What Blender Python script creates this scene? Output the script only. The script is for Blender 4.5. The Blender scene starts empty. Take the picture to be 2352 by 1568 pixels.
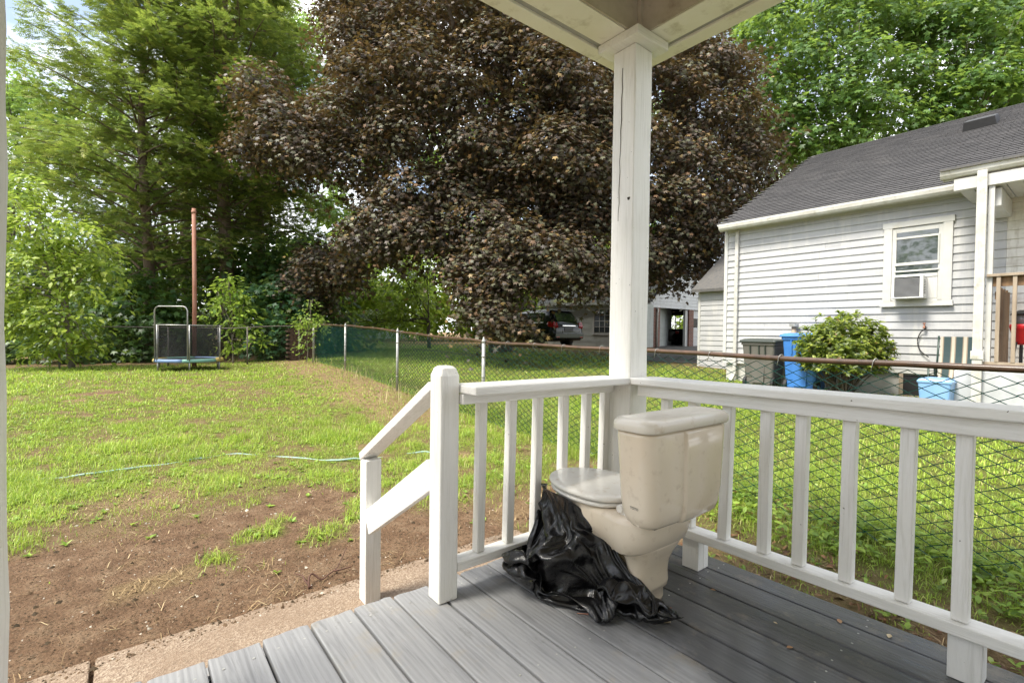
import bpy, bmesh, math, random
import numpy as np
from mathutils import Vector, Matrix
from math import sin, cos, pi, radians, sqrt, atan2

random.seed(7)
RNG = np.random.default_rng(11)
SC = bpy.context.scene
COL = SC.collection

# ------------------------------------------------------------------ camera
CAMZ = 1.509
cam_data = bpy.data.cameras.new('camera')
cam_data.sensor_width = 36.0
cam_data.lens = 36.0 * 1109.2 / 2352.0
cam_data.clip_start = 0.03
cam_data.clip_end = 2000.0
cam = bpy.data.objects.new('camera', cam_data)
COL.objects.link(cam)
cam.matrix_world = (Matrix.Translation((0, 0, CAMZ)) @ Matrix.Rotation(-radians(38.317), 4, 'Z')
                    @ Matrix.Rotation(pi / 2 - radians(1.072), 4, 'X') @ Matrix.Rotation(radians(0.70), 4, 'Z'))
SC.camera = cam

# ------------------------------------------------------------------ sky and sun
SUN_EL, SUN_AZ = 58.0, -80.0          # azimuth from +Y towards +X
world = bpy.data.worlds.new('World')
SC.world = world
world.use_nodes = True
wn, wl = world.node_tree.nodes, world.node_tree.links
wn.clear()
w_out = wn.new('ShaderNodeOutputWorld')
w_bg = wn.new('ShaderNodeBackground')
w_sky = wn.new('ShaderNodeTexSky')
w_sky.sky_type = 'NISHITA'
w_sky.sun_disc = False
w_sky.sun_elevation = radians(SUN_EL)
w_sky.sun_rotation = radians(SUN_AZ)
w_sky.air_density = 1.0
w_sky.dust_density = 1.5
w_tc = wn.new('ShaderNodeTexCoord')
w_noise = wn.new('ShaderNodeTexNoise')
w_noise.inputs['Scale'].default_value = 2.6
w_noise.inputs['Detail'].default_value = 7.0
w_noise.inputs['Roughness'].default_value = 0.55
w_map = wn.new('ShaderNodeMapping')
w_map.inputs['Location'].default_value = (3.15, 1.7, 0.8)
w_map.inputs['Scale'].default_value = (1.0, 1.0, 1.7)
w_ramp = wn.new('ShaderNodeValToRGB')
w_ramp.color_ramp.elements[0].position = 0.40
w_ramp.color_ramp.elements[0].color = (0.10, 0.10, 0.10, 1)
w_ramp.color_ramp.elements[1].position = 0.58
w_mix = wn.new('ShaderNodeMix')
w_mix.data_type = 'RGBA'
w_mix.inputs[7].default_value = (10.5, 10.6, 10.8, 1.0)
wl.new(w_tc.outputs['Generated'], w_map.inputs['Vector'])
wl.new(w_map.outputs['Vector'], w_noise.inputs['Vector'])
wl.new(w_noise.outputs['Fac'], w_ramp.inputs['Fac'])
wl.new(w_ramp.outputs['Color'], w_mix.inputs[0])
wl.new(w_sky.outputs['Color'], w_mix.inputs[6])
wl.new(w_mix.outputs[2], w_bg.inputs['Color'])
w_bg.inputs['Strength'].default_value = 0.15
wl.new(w_bg.outputs['Background'], w_out.inputs['Surface'])

sun_data = bpy.data.lights.new('sun', 'SUN')
sun_data.energy = 4.4
sun_data.angle = radians(17.0)
sun_data.color = (1.0, 0.95, 0.84)
sun = bpy.data.objects.new('sun', sun_data)
COL.objects.link(sun)
sd = Vector((sin(radians(SUN_AZ)) * cos(radians(SUN_EL)), cos(radians(SUN_AZ)) * cos(radians(SUN_EL)), sin(radians(SUN_EL))))
sun.rotation_euler = sd.to_track_quat('Z', 'Y').to_euler()
sun.location = (0, 0, 30)

vs = SC.view_settings
SC.display_settings.display_device = 'sRGB'
vs.view_transform = 'Standard'
vs.look = 'None'
vs.exposure = 0.76
vs.gamma = 1.0
vs.use_curve_mapping = False
SC.cycles.max_bounces = 7
SC.cycles.diffuse_bounces = 4
SC.cycles.glossy_bounces = 3
SC.cycles.transmission_bounces = 4
SC.cycles.transparent_max_bounces = 12
SC.cycles.use_denoising = True

# ------------------------------------------------------------------ small numeric helpers
def smooth(x):
    x = np.clip(x, 0.0, 1.0)
    return x * x * (3 - 2 * x)

def _hash(ix, iy, seed):
    h = np.sin(ix * 127.1 + iy * 311.7 + seed * 74.7) * 43758.5453
    return h - np.floor(h)

def vnoise(x, y, seed=0):
    x = np.asarray(x, float); y = np.asarray(y, float)
    ix, iy = np.floor(x), np.floor(y)
    fx, fy = x - ix, y - iy
    fx = fx * fx * (3 - 2 * fx); fy = fy * fy * (3 - 2 * fy)
    a, b = _hash(ix, iy, seed), _hash(ix + 1, iy, seed)
    c, d = _hash(ix, iy + 1, seed), _hash(ix + 1, iy + 1, seed)
    return (a * (1 - fx) + b * fx) * (1 - fy) + (c * (1 - fx) + d * fx) * fy

def fbm(x, y, seed=0, oct=4):
    s, a, t = 0.0, 0.5, 0.0
    for k in range(oct):
        s = s + a * vnoise(x * 2 ** k, y * 2 ** k, seed + k * 13)
        t += a; a *= 0.5
    return s / t

def ground_z(x, y):
    """height of the yard; the walkway lies at 0.02"""
    x = np.asarray(x, float); y = np.asarray(y, float)
    a = 0.30 * smooth((y - 4.0) / 11.0)
    b = 0.10 * smooth((x - 2.4) / 1.6) + 0.045 * np.clip(x - 4.0, 0, 9.5)
    n = 0.03 * (fbm(x * 0.9, y * 0.9, 3) - 0.5) + 0.014 * (fbm(x * 5, y * 5, 5) - 0.5)
    edge = 2.71 + 0.12 * (fbm(x * 2.3, y * 0.3, 9) - 0.5) + 0.05 * (fbm(x * 9, y * 2, 19) - 0.5)
    lip = 0.045 * smooth((y - edge) / 0.10)
    lip = np.where(x > 2.30, 0.045, lip)
    return a + b + n * smooth((np.abs(y - 2.3) - 0.3) / 0.5) + lip - 0.02

def gz(x, y):
    return float(ground_z(x, y))

def SH(x, y):
    return -0.0092 * (x - 1.0) - 0.0116 * (y - 1.85)
DECK = 0.38

# ------------------------------------------------------------------ scene helpers
class MB:
    def __init__(self):
        self.v = []; self.f = []
    def add(self, vs_, fs_):
        o = len(self.v)
        self.v.extend([tuple(p) for p in vs_])
        self.f.extend([tuple(i + o for i in f) for f in fs_])
        return self
    def box(self, x0, x1, y0, y1, z0, z1):
        return self.add([(x0, y0, z0), (x1, y0, z0), (x1, y1, z0), (x0, y1, z0),
                         (x0, y0, z1), (x1, y0, z1), (x1, y1, z1), (x0, y1, z1)],
                        [(0, 3, 2, 1), (4, 5, 6, 7), (0, 1, 5, 4), (1, 2, 6, 5), (2, 3, 7, 6), (3, 0, 4, 7)])
    def bar(self, p, q, w, h, up=(0, 0, 1)):
        """box from p to q, w wide sideways, h along up"""
        p, q = Vector(p), Vector(q)
        d = (q - p).normalized(); u = Vector(up)
        s = d.cross(u).normalized(); u = s.cross(d).normalized()
        vs_ = []
        for c in (p, q):
            for a, b in ((-1, -1), (1, -1), (1, 1), (-1, 1)):
                vs_.append(c + s * (a * w / 2) + u * (b * h / 2))
        return self.add(vs_, [(0, 1, 2, 3), (7, 6, 5, 4), (0, 4, 5, 1), (1, 5, 6, 2), (2, 6, 7, 3), (3, 7, 4, 0)])
    def tube(self, pts, r, n=8, caps=True):
        pts = [Vector(p) for p in pts]
        rs = r if hasattr(r, '__len__') else [r] * len(pts)
        vs_, fs_ = [], []
        ref = Vector((0, 0, 1))
        if abs((pts[1] - pts[0]).normalized().dot(ref)) > 0.9: ref = Vector((1, 0, 0))
        for i, p in enumerate(pts):
            t = (pts[min(i + 1, len(pts) - 1)] - pts[max(i - 1, 0)]).normalized()
            a = t.cross(ref)
            a = a.normalized() if a.length > 1e-6 else Vector((1, 0, 0))
            b = t.cross(a).normalized()
            ref = b.cross(t) * 1.0 if False else ref
            for k in range(n):
                an = 2 * pi * k / n
                vs_.append(p + (a * cos(an) + b * sin(an)) * rs[i])
        for i in range(len(pts) - 1):
            for k in range(n):
                k2 = (k + 1) % n
                fs_.append((i * n + k, i * n + k2, (i + 1) * n + k2, (i + 1) * n + k))
        if caps:
            fs_.append(tuple(range(n - 1, -1, -1)))
            fs_.append(tuple((len(pts) - 1) * n + k for k in range(n)))
        return self.add(vs_, fs_)
    def loft(self, rings, cap0=True, cap1=True, closed=True):
        n = len(rings[0]); vs_ = [p for r in rings for p in r]; fs_ = []
        for i in range(len(rings) - 1):
            for k in range(n if closed else n - 1):
                k2 = (k + 1) % n
                fs_.append((i * n + k, i * n + k2, (i + 1) * n + k2, (i + 1) * n + k))
        if cap0: fs_.append(tuple(range(n - 1, -1, -1)))
        if cap1: fs_.append(tuple((len(rings) - 1) * n + k for k in range(n)))
        return self.add(vs_, fs_)
    def prism(self, poly, axis, a, b):
        """extrude a 2D polygon along axis ('x','y','z') from a to b"""
        def pt(u, v, w):
            return {'x': (w, u, v), 'y': (u, w, v), 'z': (u, v, w)}[axis]
        n = len(poly)
        vs_ = [pt(u, v, a) for u, v in poly] + [pt(u, v, b) for u, v in poly]
        fs_ = [tuple(range(n)), tuple(range(2 * n - 1, n - 1, -1))]
        for k in range(n):
            k2 = (k + 1) % n
            fs_.append((k, k + n, k2 + n, k2))
        return self.add(vs_, fs_)
    def tilt(self):
        """lay everything on the slightly sloping porch floor"""
        self.v = [(x, y, z + SH(x, y)) for x, y, z in self.v]
        return self

def obj(name, mb, m, parent=None, smooth_=False, bevel=0.0, seg=2, origin=None, recalc=True, subsurf=0):
    o0 = Vector(origin) if origin is not None else (parent_origin(parent) if parent else Vector((0, 0, 0)))
    me = bpy.data.meshes.new(name)
    me.from_pydata([(x - o0.x, y - o0.y, z - o0.z) for x, y, z in mb.v], [], mb.f)
    if recalc:
        bm = bmesh.new(); bm.from_mesh(me)
        bmesh.ops.recalc_face_normals(bm, faces=bm.faces)
        bm.to_mesh(me); bm.free()
    if smooth_:
        me.polygons.foreach_set('use_smooth', [True] * len(me.polygons))
    me.materials.append(m)
    o = bpy.data.objects.new(name, me)
    COL.objects.link(o)
    if parent is not None:
        o.parent = parent
    elif origin is not None:
        o.location = o0
    if bevel > 0:
        b = o.modifiers.new('bevel', 'BEVEL'); b.width = bevel; b.segments = seg; b.limit_method = 'ANGLE'
        b.angle_limit = radians(35)
    if subsurf:
        s = o.modifiers.new('sub', 'SUBSURF'); s.levels = subsurf; s.render_levels = subsurf
    return o

ORIG = {}
def parent_origin(p):
    """world position of a thing (all things are unrotated unless built by hand)"""
    v = Vector((0, 0, 0))
    while p is not None:
        v += p.location; p = p.parent
    return v

def tag(o, label=None, cat=None, group=None, kind=None):
    if label: o['label'] = label
    if cat: o['category'] = cat
    if group: o['group'] = group
    if kind: o['kind'] = kind
    return o

def thing(name, label, cat, loc=(0, 0, 0), group=None, rotz=0.0):
    o = bpy.data.objects.new(name, None)
    COL.objects.link(o)
    o.location = loc; o.rotation_euler = (0, 0, rotz); o.empty_display_size = 0.2
    return tag(o, label, cat, group)

def np_mesh(name, V, F, mat_, parent=None, col=None, smooth_=False, origin=None):
    """fast mesh from arrays: V (n,3), F (m,k) constant k"""
    V = np.asarray(V, np.float32); F = np.asarray(F, np.int32)
    o0 = Vector(origin) if origin is not None else (parent_origin(parent) if parent else Vector((0, 0, 0)))
    V = V - np.array(o0, np.float32)
    me = bpy.data.meshes.new(name)
    me.vertices.add(len(V)); me.vertices.foreach_set('co', V.ravel())
    k = F.shape[1]
    me.loops.add(F.size); me.loops.foreach_set('vertex_index', F.ravel())
    me.polygons.add(len(F)); me.polygons.foreach_set('loop_start', np.arange(0, F.size, k, dtype=np.int32))
    me.polygons.foreach_set('loop_total', np.full(len(F), k, np.int32))
    if smooth_: me.polygons.foreach_set('use_smooth', np.ones(len(F), bool))
    me.update(calc_edges=True)
    if col is not None:
        ca = me.color_attributes.new('tint', 'FLOAT_COLOR', 'POINT')
        c4 = np.ones((len(V), 4), np.float32); c4[:, :3] = col
        ca.data.foreach_set('color', c4.ravel())
    me.materials.append(mat_)
    o = bpy.data.objects.new(name, me)
    COL.objects.link(o)
    if parent is not None: o.parent = parent
    elif origin is not None: o.location = o0
    return o

# ------------------------------------------------------------------ materials
MATS = {}
def nodes_of(name):
    m = bpy.data.materials.new(name); m.use_nodes = True
    n, l = m.node_tree.nodes, m.node_tree.links
    n.clear()
    out = n.new('ShaderNodeOutputMaterial'); b = n.new('ShaderNodeBsdfPrincipled')
    l.new(b.outputs[0], out.inputs[0])
    MATS[name] = m
    return m, n, l, b, out

def vec(n, l, scale=(1, 1, 1), coord='Object', rnd=False):
    tc = n.new('ShaderNodeTexCoord'); mp = n.new('ShaderNodeMapping')
    mp.inputs['Scale'].default_value = scale
    l.new(tc.outputs[coord], mp.inputs['Vector'])
    if rnd:
        oi = n.new('ShaderNodeObjectInfo'); mu = n.new('ShaderNodeMath'); mu.operation = 'MULTIPLY'
        mu.inputs[1].default_value = 37.0
        l.new(oi.outputs['Random'], mu.inputs[0])
        cb = n.new('ShaderNodeCombineXYZ')
        for k in range(3): l.new(mu.outputs[0], cb.inputs[k])
        l.new(cb.outputs[0], mp.inputs['Location'])
    return mp.outputs['Vector']

def noise(n, l, v, scale, detail=4, rough=0.55, dist=0.0):
    t = n.new('ShaderNodeTexNoise')
    t.inputs['Scale'].default_value = scale; t.inputs['Detail'].default_value = detail
    t.inputs['Roughness'].default_value = rough; t.inputs['Distortion'].default_value = dist
    if v is not None: l.new(v, t.inputs['Vector'])
    return t.outputs['Fac']

def ramp(n, l, fac, stops):
    r = n.new('ShaderNodeValToRGB'); e = r.color_ramp.elements
    while len(e) < len(stops): e.new(0.5)
    for k, (p, c) in enumerate(stops):
        e[k].position = p; e[k].color = (c[0], c[1], c[2], 1) if hasattr(c, '__len__') else (c, c, c, 1)
    l.new(fac, r.inputs['Fac'])
    return r.outputs['Color']

def mixc(n, l, fac, a, b):
    m = n.new('ShaderNodeMix'); m.data_type = 'RGBA'
    for s, x in ((0, fac), (6, a), (7, b)):
        if hasattr(x, 'links'): l.new(x, m.inputs[s])
        elif s == 0: m.inputs[0].default_value = x
        else: m.inputs[s].default_value = (x[0], x[1], x[2], 1)
    return m.outputs[2]

def bump(n, l, h, b, strength=0.3, dist=0.01):
    bp = n.new('ShaderNodeBump'); bp.inputs['Strength'].default_value = strength
    bp.inputs['Distance'].default_value = dist
    l.new(h, bp.inputs['Height']); l.new(bp.outputs[0], b.inputs['Normal'])
    return bp

def simple(name, c1, c2=None, scale=8.0, rough=0.6, metal=0.0, bumpy=0.0, bscale=None, stretch=(1, 1, 1), rnd=False, dirt=None, dscale=3.0, spec=0.5):
    """two-tone noise colour, optional dirt blotches and fine relief"""
    m, n, l, b, out = nodes_of(name)
    c2 = c2 or tuple(x * 0.8 for x in c1)
    v = vec(n, l, stretch, rnd=rnd)
    f = noise(n, l, v, scale, 5)
    c = ramp(n, l, f, [(0.35, c1), (0.68, c2)])
    if dirt:
        g = noise(n, l, vec(n, l, (1, 1, 1), rnd=rnd), dscale, 8, 0.65)
        gf = ramp(n, l, g, [(0.56, 0.0), (0.78, 1.0)])
        c = mixc(n, l, gf, c, dirt)
    l.new(c, b.inputs['Base Color'])
    b.inputs['Roughness'].default_value = rough; b.inputs['Metallic'].default_value = metal
    b.inputs['Specular IOR Level'].default_value = spec
    if bumpy: bump(n, l, noise(n, l, v, bscale or scale * 4, 4), b, bumpy, 0.01)
    return m

def painted_wood(name, axis, c1=(0.80, 0.79, 0.76), c2=(0.70, 0.69, 0.65), rough=0.42):
    """brushed paint over open grain that runs along axis"""
    m, n, l, b, out = nodes_of(name)
    st = {'x': (1.2, 24, 24), 'y': (24, 1.2, 24), 'z': (24, 24, 1.2)}[axis]
    v = vec(n, l, st, rnd=True)
    g = noise(n, l, v, 2.4, 5, 0.6, 0.7)
    g2 = noise(n, l, vec(n, l, tuple(s * 2.2 for s in st), rnd=True), 3.4, 3, 0.6)
    big = noise(n, l, vec(n, l, (1, 1, 1), rnd=True), 2.2, 4)
    c = ramp(n, l, g, [(0.32, c2), (0.50, c1), (0.75, tuple(min(1, x * 1.03) for x in c1))])
    c = mixc(n, l, ramp(n, l, big, [(0.50, 0.0), (0.80, 0.5)]), c, (0.64, 0.62, 0.55))
    sp = noise(n, l, vec(n, l, (1, 1, 1), rnd=True), 55, 2)
    c = mixc(n, l, ramp(n, l, sp, [(0.745, 0.0), (0.77, 0.9)]), c, (0.12, 0.10, 0.08))
    l.new(c, b.inputs['Base Color'])
    b.inputs['Roughness'].default_value = rough
    mm = n.new('ShaderNodeMath'); mm.operation = 'ADD'; l.new(g, mm.inputs[0]); l.new(g2, mm.inputs[1])
    bump(n, l, mm.outputs[0], b, 0.55, 0.004)
    return m

def leaf_mat(name, transl=0.35, rough=0.45, tr=(0.55, 0.75, 0.12), spec=0.5, bleach=None):
    m, n, l, b, out = nodes_of(name)
    at = n.new('ShaderNodeAttribute'); at.attribute_name = 'tint'
    l.new(at.outputs['Color'], b.inputs['Base Color'])
    b.inputs['Roughness'].default_value = rough
    b.inputs['Specular IOR Level'].default_value = spec
    t = n.new('ShaderNodeBsdfTranslucent'); mx = n.new('ShaderNodeMixShader')
    mc = mixc(n, l, 0.5, at.outputs['Color'], tr)
    l.new(mc, t.inputs['Color'])
    mx.inputs[0].default_value = transl
    l.new(b.outputs[0], mx.inputs[1]); l.new(t.outputs[0], mx.inputs[2]); l.new(mx.outputs[0], out.inputs[0])
    return m

M_whx = painted_wood('white_wood_x', 'x')
M_why = painted_wood('white_wood_y', 'y')
M_whz = painted_wood('white_wood_z', 'z')
M_soffit = simple('soffit_paint', (0.80, 0.78, 0.69), (0.74, 0.71, 0.60), 4, 0.5, dirt=(0.45, 0.41, 0.30), dscale=7)
M_beam_in = simple('beam_inner_dark', (0.50, 0.45, 0.36), (0.36, 0.31, 0.23), 5, 0.6, dirt=(0.16, 0.12, 0.08), dscale=6)  # darker tone for the inner beam faces and corner trim
M_greystrip = simple('shade_and_nail_grey', (0.36, 0.36, 0.33), (0.28, 0.28, 0.25), 9, 0.6)  # grey imitates a shadowed face on the strip; some nail heads share it
M_ceiling = simple('ceiling_paint', (0.62, 0.58, 0.50), (0.54, 0.50, 0.42), 6, 0.6)

def deck_mat():
    m, n, l, b, out = nodes_of('deck_paint')
    v = vec(n, l, (13, 0.75, 13), rnd=True)
    g = noise(n, l, v, 2.1, 8, 0.68, 1.4)
    wv = n.new('ShaderNodeTexWave'); wv.bands_direction = 'X'; wv.inputs['Scale'].default_value = 17.0
    wv.inputs['Distortion'].default_value = 3.2; wv.inputs['Detail'].default_value = 3.0; wv.inputs['Detail Scale'].default_value = 0.35
    l.new(vec(n, l, (1, 0.10, 1), rnd=True), wv.inputs['Vector'])
    oi = n.new('ShaderNodeObjectInfo')
    base = ramp(n, l, g, [(0.28, (0.15, 0.152, 0.158)), (0.46, (0.225, 0.228, 0.234)), (0.72, (0.275, 0.278, 0.280))])
    base = mixc(n, l, 0.07, base, ramp(n, l, wv.outputs['Fac'], [(0.1, (0.14, 0.145, 0.15)), (0.7, (0.30, 0.305, 0.31))]))
    tint = ramp(n, l, oi.outputs['Random'], [(0.0, (0.9, 0.9, 0.92)), (1.0, (1.06, 1.05, 1.04))])
    mu = n.new('ShaderNodeMix'); mu.data_type = 'RGBA'; mu.blend_type = 'MULTIPLY'; mu.inputs[0].default_value = 1.0
    l.new(base, mu.inputs[6]); l.new(tint, mu.inputs[7]); c = mu.outputs[2]
    # rain-soaked part of the floor by the open side, and scattered damp stains
    tc = n.new('ShaderNodeTexCoord'); sx = n.new('ShaderNodeSeparateXYZ'); geo = n.new('ShaderNodeNewGeometry')
    l.new(geo.outputs['Position'], sx.inputs[0])
    edge = n.new('ShaderNodeMapRange'); edge.inputs[1].default_value = 1.10; edge.inputs[2].default_value = 1.95
    l.new(sx.outputs['X'], edge.inputs[0])
    wn_ = n.new('ShaderNodeTexNoise'); wn_.inputs['Scale'].default_value = 3.1; wn_.inputs['Detail'].default_value = 6
    mp = n.new('ShaderNodeMapping'); mp.inputs['Scale'].default_value = (1.7, 0.7, 1); l.new(geo.outputs['Position'], mp.inputs['Vector']); l.new(mp.outputs[0], wn_.inputs['Vector'])
    ad = n.new('ShaderNodeMath'); ad.operation = 'ADD'; l.new(edge.outputs[0], ad.inputs[0]); l.new(wn_.outputs['Fac'], ad.inputs[1])
    wet = ramp(n, l, ad.outputs[0], [(0.80, 0.0), (1.12, 1.0)])
    c = mixc(n, l, wet, c, mixc(n, l, 0.70, c, (0.03, 0.031, 0.033)))
    dirt = noise(n, l, vec(n, l, (1, 1, 1), rnd=True), 5, 9, 0.72)
    c = mixc(n, l, ramp(n, l, dirt, [(0.55, 0.0), (0.74, 0.6)]), c, (0.27, 0.23, 0.17))
    worn = noise(n, l, vec(n, l, (1, .4, 1), rnd=True), 9, 9, 0.75)
    c = mixc(n, l, ramp(n, l, worn, [(0.60, 0.0), (0.68, 0.7)]), c, (0.13, 0.128, 0.125))
    crack = noise(n, l, vec(n, l, (60, 0.9, 60), rnd=True), 1.3, 2, 0.5, 0.3)
    ck = ramp(n, l, crack, [(0.24, 1.0), (0.275, 0.0)])
    c = mixc(n, l, ck, c, (0.035, 0.032, 0.03))
    l.new(c, b.inputs['Base Color'])
    rr = mixc(n, l, wet, (0.5, 0.5, 0.5), (0.10, 0.10, 0.10))
    l.new(rr, b.inputs['Roughness']); b.inputs['Specular IOR Level'].default_value = 0.32
    hm = n.new('ShaderNodeMath'); hm.operation = 'MULTIPLY_ADD'; hm.inputs[1].default_value = 0.25; l.new(wv.outputs['Fac'], hm.inputs[0]); l.new(g, hm.inputs[2])
    hs = n.new('ShaderNodeMath'); hs.operation = 'SUBTRACT'; l.new(hm.outputs[0], hs.inputs[0]); l.new(ck, hs.inputs[1])
    bp = bump(n, l, hs.outputs[0], b, 0.55, 0.004)
    return m
M_deck = deck_mat()

def ground_mat():
    m, n, l, b, out = nodes_of('yard_soil')
    at = n.new('ShaderNodeAttribute'); at.attribute_name = 'tint'
    sp = n.new('ShaderNodeSeparateColor'); l.new(at.outputs['Color'], sp.inputs[0])
    v = vec(n, l)
    a = noise(n, l, v, 6, 8, 0.7)
    f = noise(n, l, v, 60, 5, 0.7)
    soil = ramp(n, l, a, [(0.30, (0.16, 0.090, 0.050)), (0.50, (0.275, 0.168, 0.098)), (0.74, (0.40, 0.28, 0.175))])
    soil = mixc(n, l, ramp(n, l, f, [(0.36, 0.6), (0.50, 0.0)]), soil, (0.055, 0.035, 0.02))
    soil = mixc(n, l, ramp(n, l, noise(n, l, v, 95, 3), [(0.66, 0.0), (0.72, 0.8)]), soil, (0.34, 0.27, 0.17))
    green = ramp(n, l, noise(n, l, v, 22, 6, 0.7), [(0.32, (0.09, 0.11, 0.02)), (0.55, (0.17, 0.21, 0.035)), (0.75, (0.26, 0.29, 0.07))])
    straw = ramp(n, l, noise(n, l, vec(n, l, (3, 1, 1)), 30, 6, 0.7), [(0.30, (0.16, 0.10, 0.05)), (0.55, (0.34, 0.24, 0.12)), (0.75, (0.48, 0.37, 0.21))])
    c = mixc(n, l, sp.outputs['Red'], soil, green)
    c = mixc(n, l, sp.outputs['Green'], c, straw)
    l.new(c, b.inputs['Base Color'])
    b.inputs['Roughness'].default_value = 0.9; b.inputs['Specular IOR Level'].default_value = 0.2
    ad = n.new('ShaderNodeMath'); ad.operation = 'ADD'; l.new(a, ad.inputs[0]); l.new(f, ad.inputs[1])
    bump(n, l, ad.outputs[0], b, 1.0, 0.06)
    return m
M_ground = ground_mat()

def concrete_mat():
    m, n, l, b, out = nodes_of('exposed_aggregate_concrete')
    v = vec(n, l)
    vo = n.new('ShaderNodeTexVoronoi'); vo.inputs['Scale'].default_value = 130; l.new(v, vo.inputs['Vector'])
    peb = ramp(n, l, vo.outputs['Color'], [(0.1, (0.15, 0.10, 0.068)), (0.5, (0.235, 0.172, 0.118)), (0.9, (0.34, 0.27, 0.20))])
    big = noise(n, l, v, 3.2, 7, 0.65)
    c = mixc(n, l, ramp(n, l, big, [(0.36, 0.0), (0.66, 0.8)]), peb, (0.19, 0.13, 0.085))
    g = noise(n, l, v, 75, 4, 0.6)
    c = mixc(n, l, ramp(n, l, g, [(0.33, 0.7), (0.45, 0.0)]), c, (0.12, 0.085, 0.055))
    damp = noise(n, l, v, 1.6, 4)
    c = mixc(n, l, ramp(n, l, damp, [(0.60, 0.0), (0.68, 0.5)]), c, (0.11, 0.085, 0.06))
    l.new(c, b.inputs['Base Color']); b.inputs['Roughness'].default_value = 0.8
    bump(n, l, vo.outputs['Distance'], b, 0.5, 0.006)
    return m
M_conc = concrete_mat()

def siding_mat(name, c1, c2, stain):
    m, n, l, b, out = nodes_of(name)
    v = vec(n, l, (1, 0.35, 2.2)); a = noise(n, l, v, 2.6, 8, 0.68)
    c = ramp(n, l, a, [(0.34, c2), (0.50, c1), (0.72, tuple(min(1, x * 1.06) for x in c1))])
    s = noise(n, l, vec(n, l, (2, 3.5, 0.5)), 1.5, 6, 0.7)
    c = mixc(n, l, ramp(n, l, s, [(0.50, 0.0), (0.66, 0.85)]), c, stain)
    l.new(c, b.inputs['Base Color']); b.inputs['Roughness'].default_value = 0.5
    return m
M_siding = siding_mat('aluminium_siding', (0.41, 0.41, 0.415), (0.33, 0.33, 0.34), (0.49, 0.48, 0.455))
M_siding_sh = siding_mat('porch_siding', (0.66, 0.64, 0.60), (0.50, 0.47, 0.42), (0.38, 0.34, 0.28))
M_trim = simple('cream_trim', (0.54, 0.535, 0.515), (0.48, 0.475, 0.45), 5, 0.45, dirt=(0.50, 0.46, 0.38), dscale=4)
M_gutter = simple('gutter_metal', (0.58, 0.57, 0.54), (0.48, 0.46, 0.41), 6, 0.4, dirt=(0.30, 0.28, 0.20), dscale=9)
M_foundation = simple('white_masonry', (0.52, 0.51, 0.48), (0.42, 0.40, 0.36), 4, 0.8, bumpy=0.4, dirt=(0.40, 0.36, 0.30))
M_stucco = simple('grey_stucco', (0.48, 0.49, 0.50), (0.38, 0.39, 0.40), 5, 0.85, bumpy=0.8, bscale=9)
def shingle_mat():
    m, n, l, b, out = nodes_of('charcoal_shingle')
    oi = n.new('ShaderNodeObjectInfo')
    g = noise(n, l, vec(n, l), 220, 3, 0.7)
    c = ramp(n, l, g, [(0.3, (0.038, 0.037, 0.038)), (0.7, (0.115, 0.11, 0.112))])
    big = noise(n, l, vec(n, l, (1, 2, 1)), 0.9, 4)
    c = mixc(n, l, ramp(n, l, big, [(0.4, 0.0), (0.75, 0.35)]), c, (0.13, 0.12, 0.115))
    ge = n.new('ShaderNodeNewGeometry'); ad = n.new('ShaderNodeMath'); ad.operation = 'ADD'; l.new(oi.outputs['Random'], ad.inputs[0]); l.new(ge.outputs['Random Per Island'], ad.inputs[1])
    fr = n.new('ShaderNodeMath'); fr.operation = 'FRACT'; l.new(ad.outputs[0], fr.inputs[0])
    c = mixc(n, l, ramp(n, l, fr.outputs[0], [(0.0, 0.0), (1.0, 0.55)]), c, (0.035, 0.034, 0.036))
    l.new(c, b.inputs['Base Color']); b.inputs['Roughness'].default_value = 0.85
    bump(n, l, g, b, 0.4, 0.004)
    return m
M_shingle = shingle_mat()
M_roofdark = simple('old_roof', (0.085, 0.085, 0.085), (0.13, 0.12, 0.11), 14, 0.9)
def moss_mat():
    m, n, l, b, out = nodes_of('mossy_roof')
    v = vec(n, l); a = noise(n, l, v, 0.55, 8, 0.65)
    s = n.new('ShaderNodeSeparateXYZ'); tc = n.new('ShaderNodeTexCoord'); l.new(tc.outputs['Object'], s.inputs[0])
    ad = n.new('ShaderNodeMath'); ad.operation = 'MULTIPLY_ADD'; ad.inputs[1].default_value = 0.07
    l.new(s.outputs['X'], ad.inputs[0]); l.new(a, ad.inputs[2])
    mo = ramp(n, l, noise(n, l, v, 9, 5), [(0.3, (0.10, 0.13, 0.01)), (0.7, (0.30, 0.30, 0.03))])
    c = mixc(n, l, ramp(n, l, a, [(0.46, 0.0), (0.60, 1.0)]), (0.075, 0.078, 0.075), mo)
    l.new(c, b.inputs['Base Color']); b.inputs['Roughness'].default_value = 0.95
    return m
M_moss = moss_mat()
M_porcelain = simple('bisque_porcelain', (0.76, 0.67, 0.54), (0.71, 0.60, 0.46), 2.2, 0.10, dirt=(0.60, 0.50, 0.38), dscale=26, spec=0.5)
M_porcelain_lid = simple('bisque_porcelain_lid', (0.76, 0.72, 0.64), (0.73, 0.66, 0.56), 3, 0.2, dirt=(0.58, 0.48, 0.36), dscale=22)
M_seat = simple('toilet_seat_plastic', (0.76, 0.74, 0.69), (0.72, 0.69, 0.63), 3, 0.22, dirt=(0.55, 0.47, 0.36), dscale=24)
M_ink = simple('logo_ink', (0.03, 0.03, 0.035), None, 5, 0.5)
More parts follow.
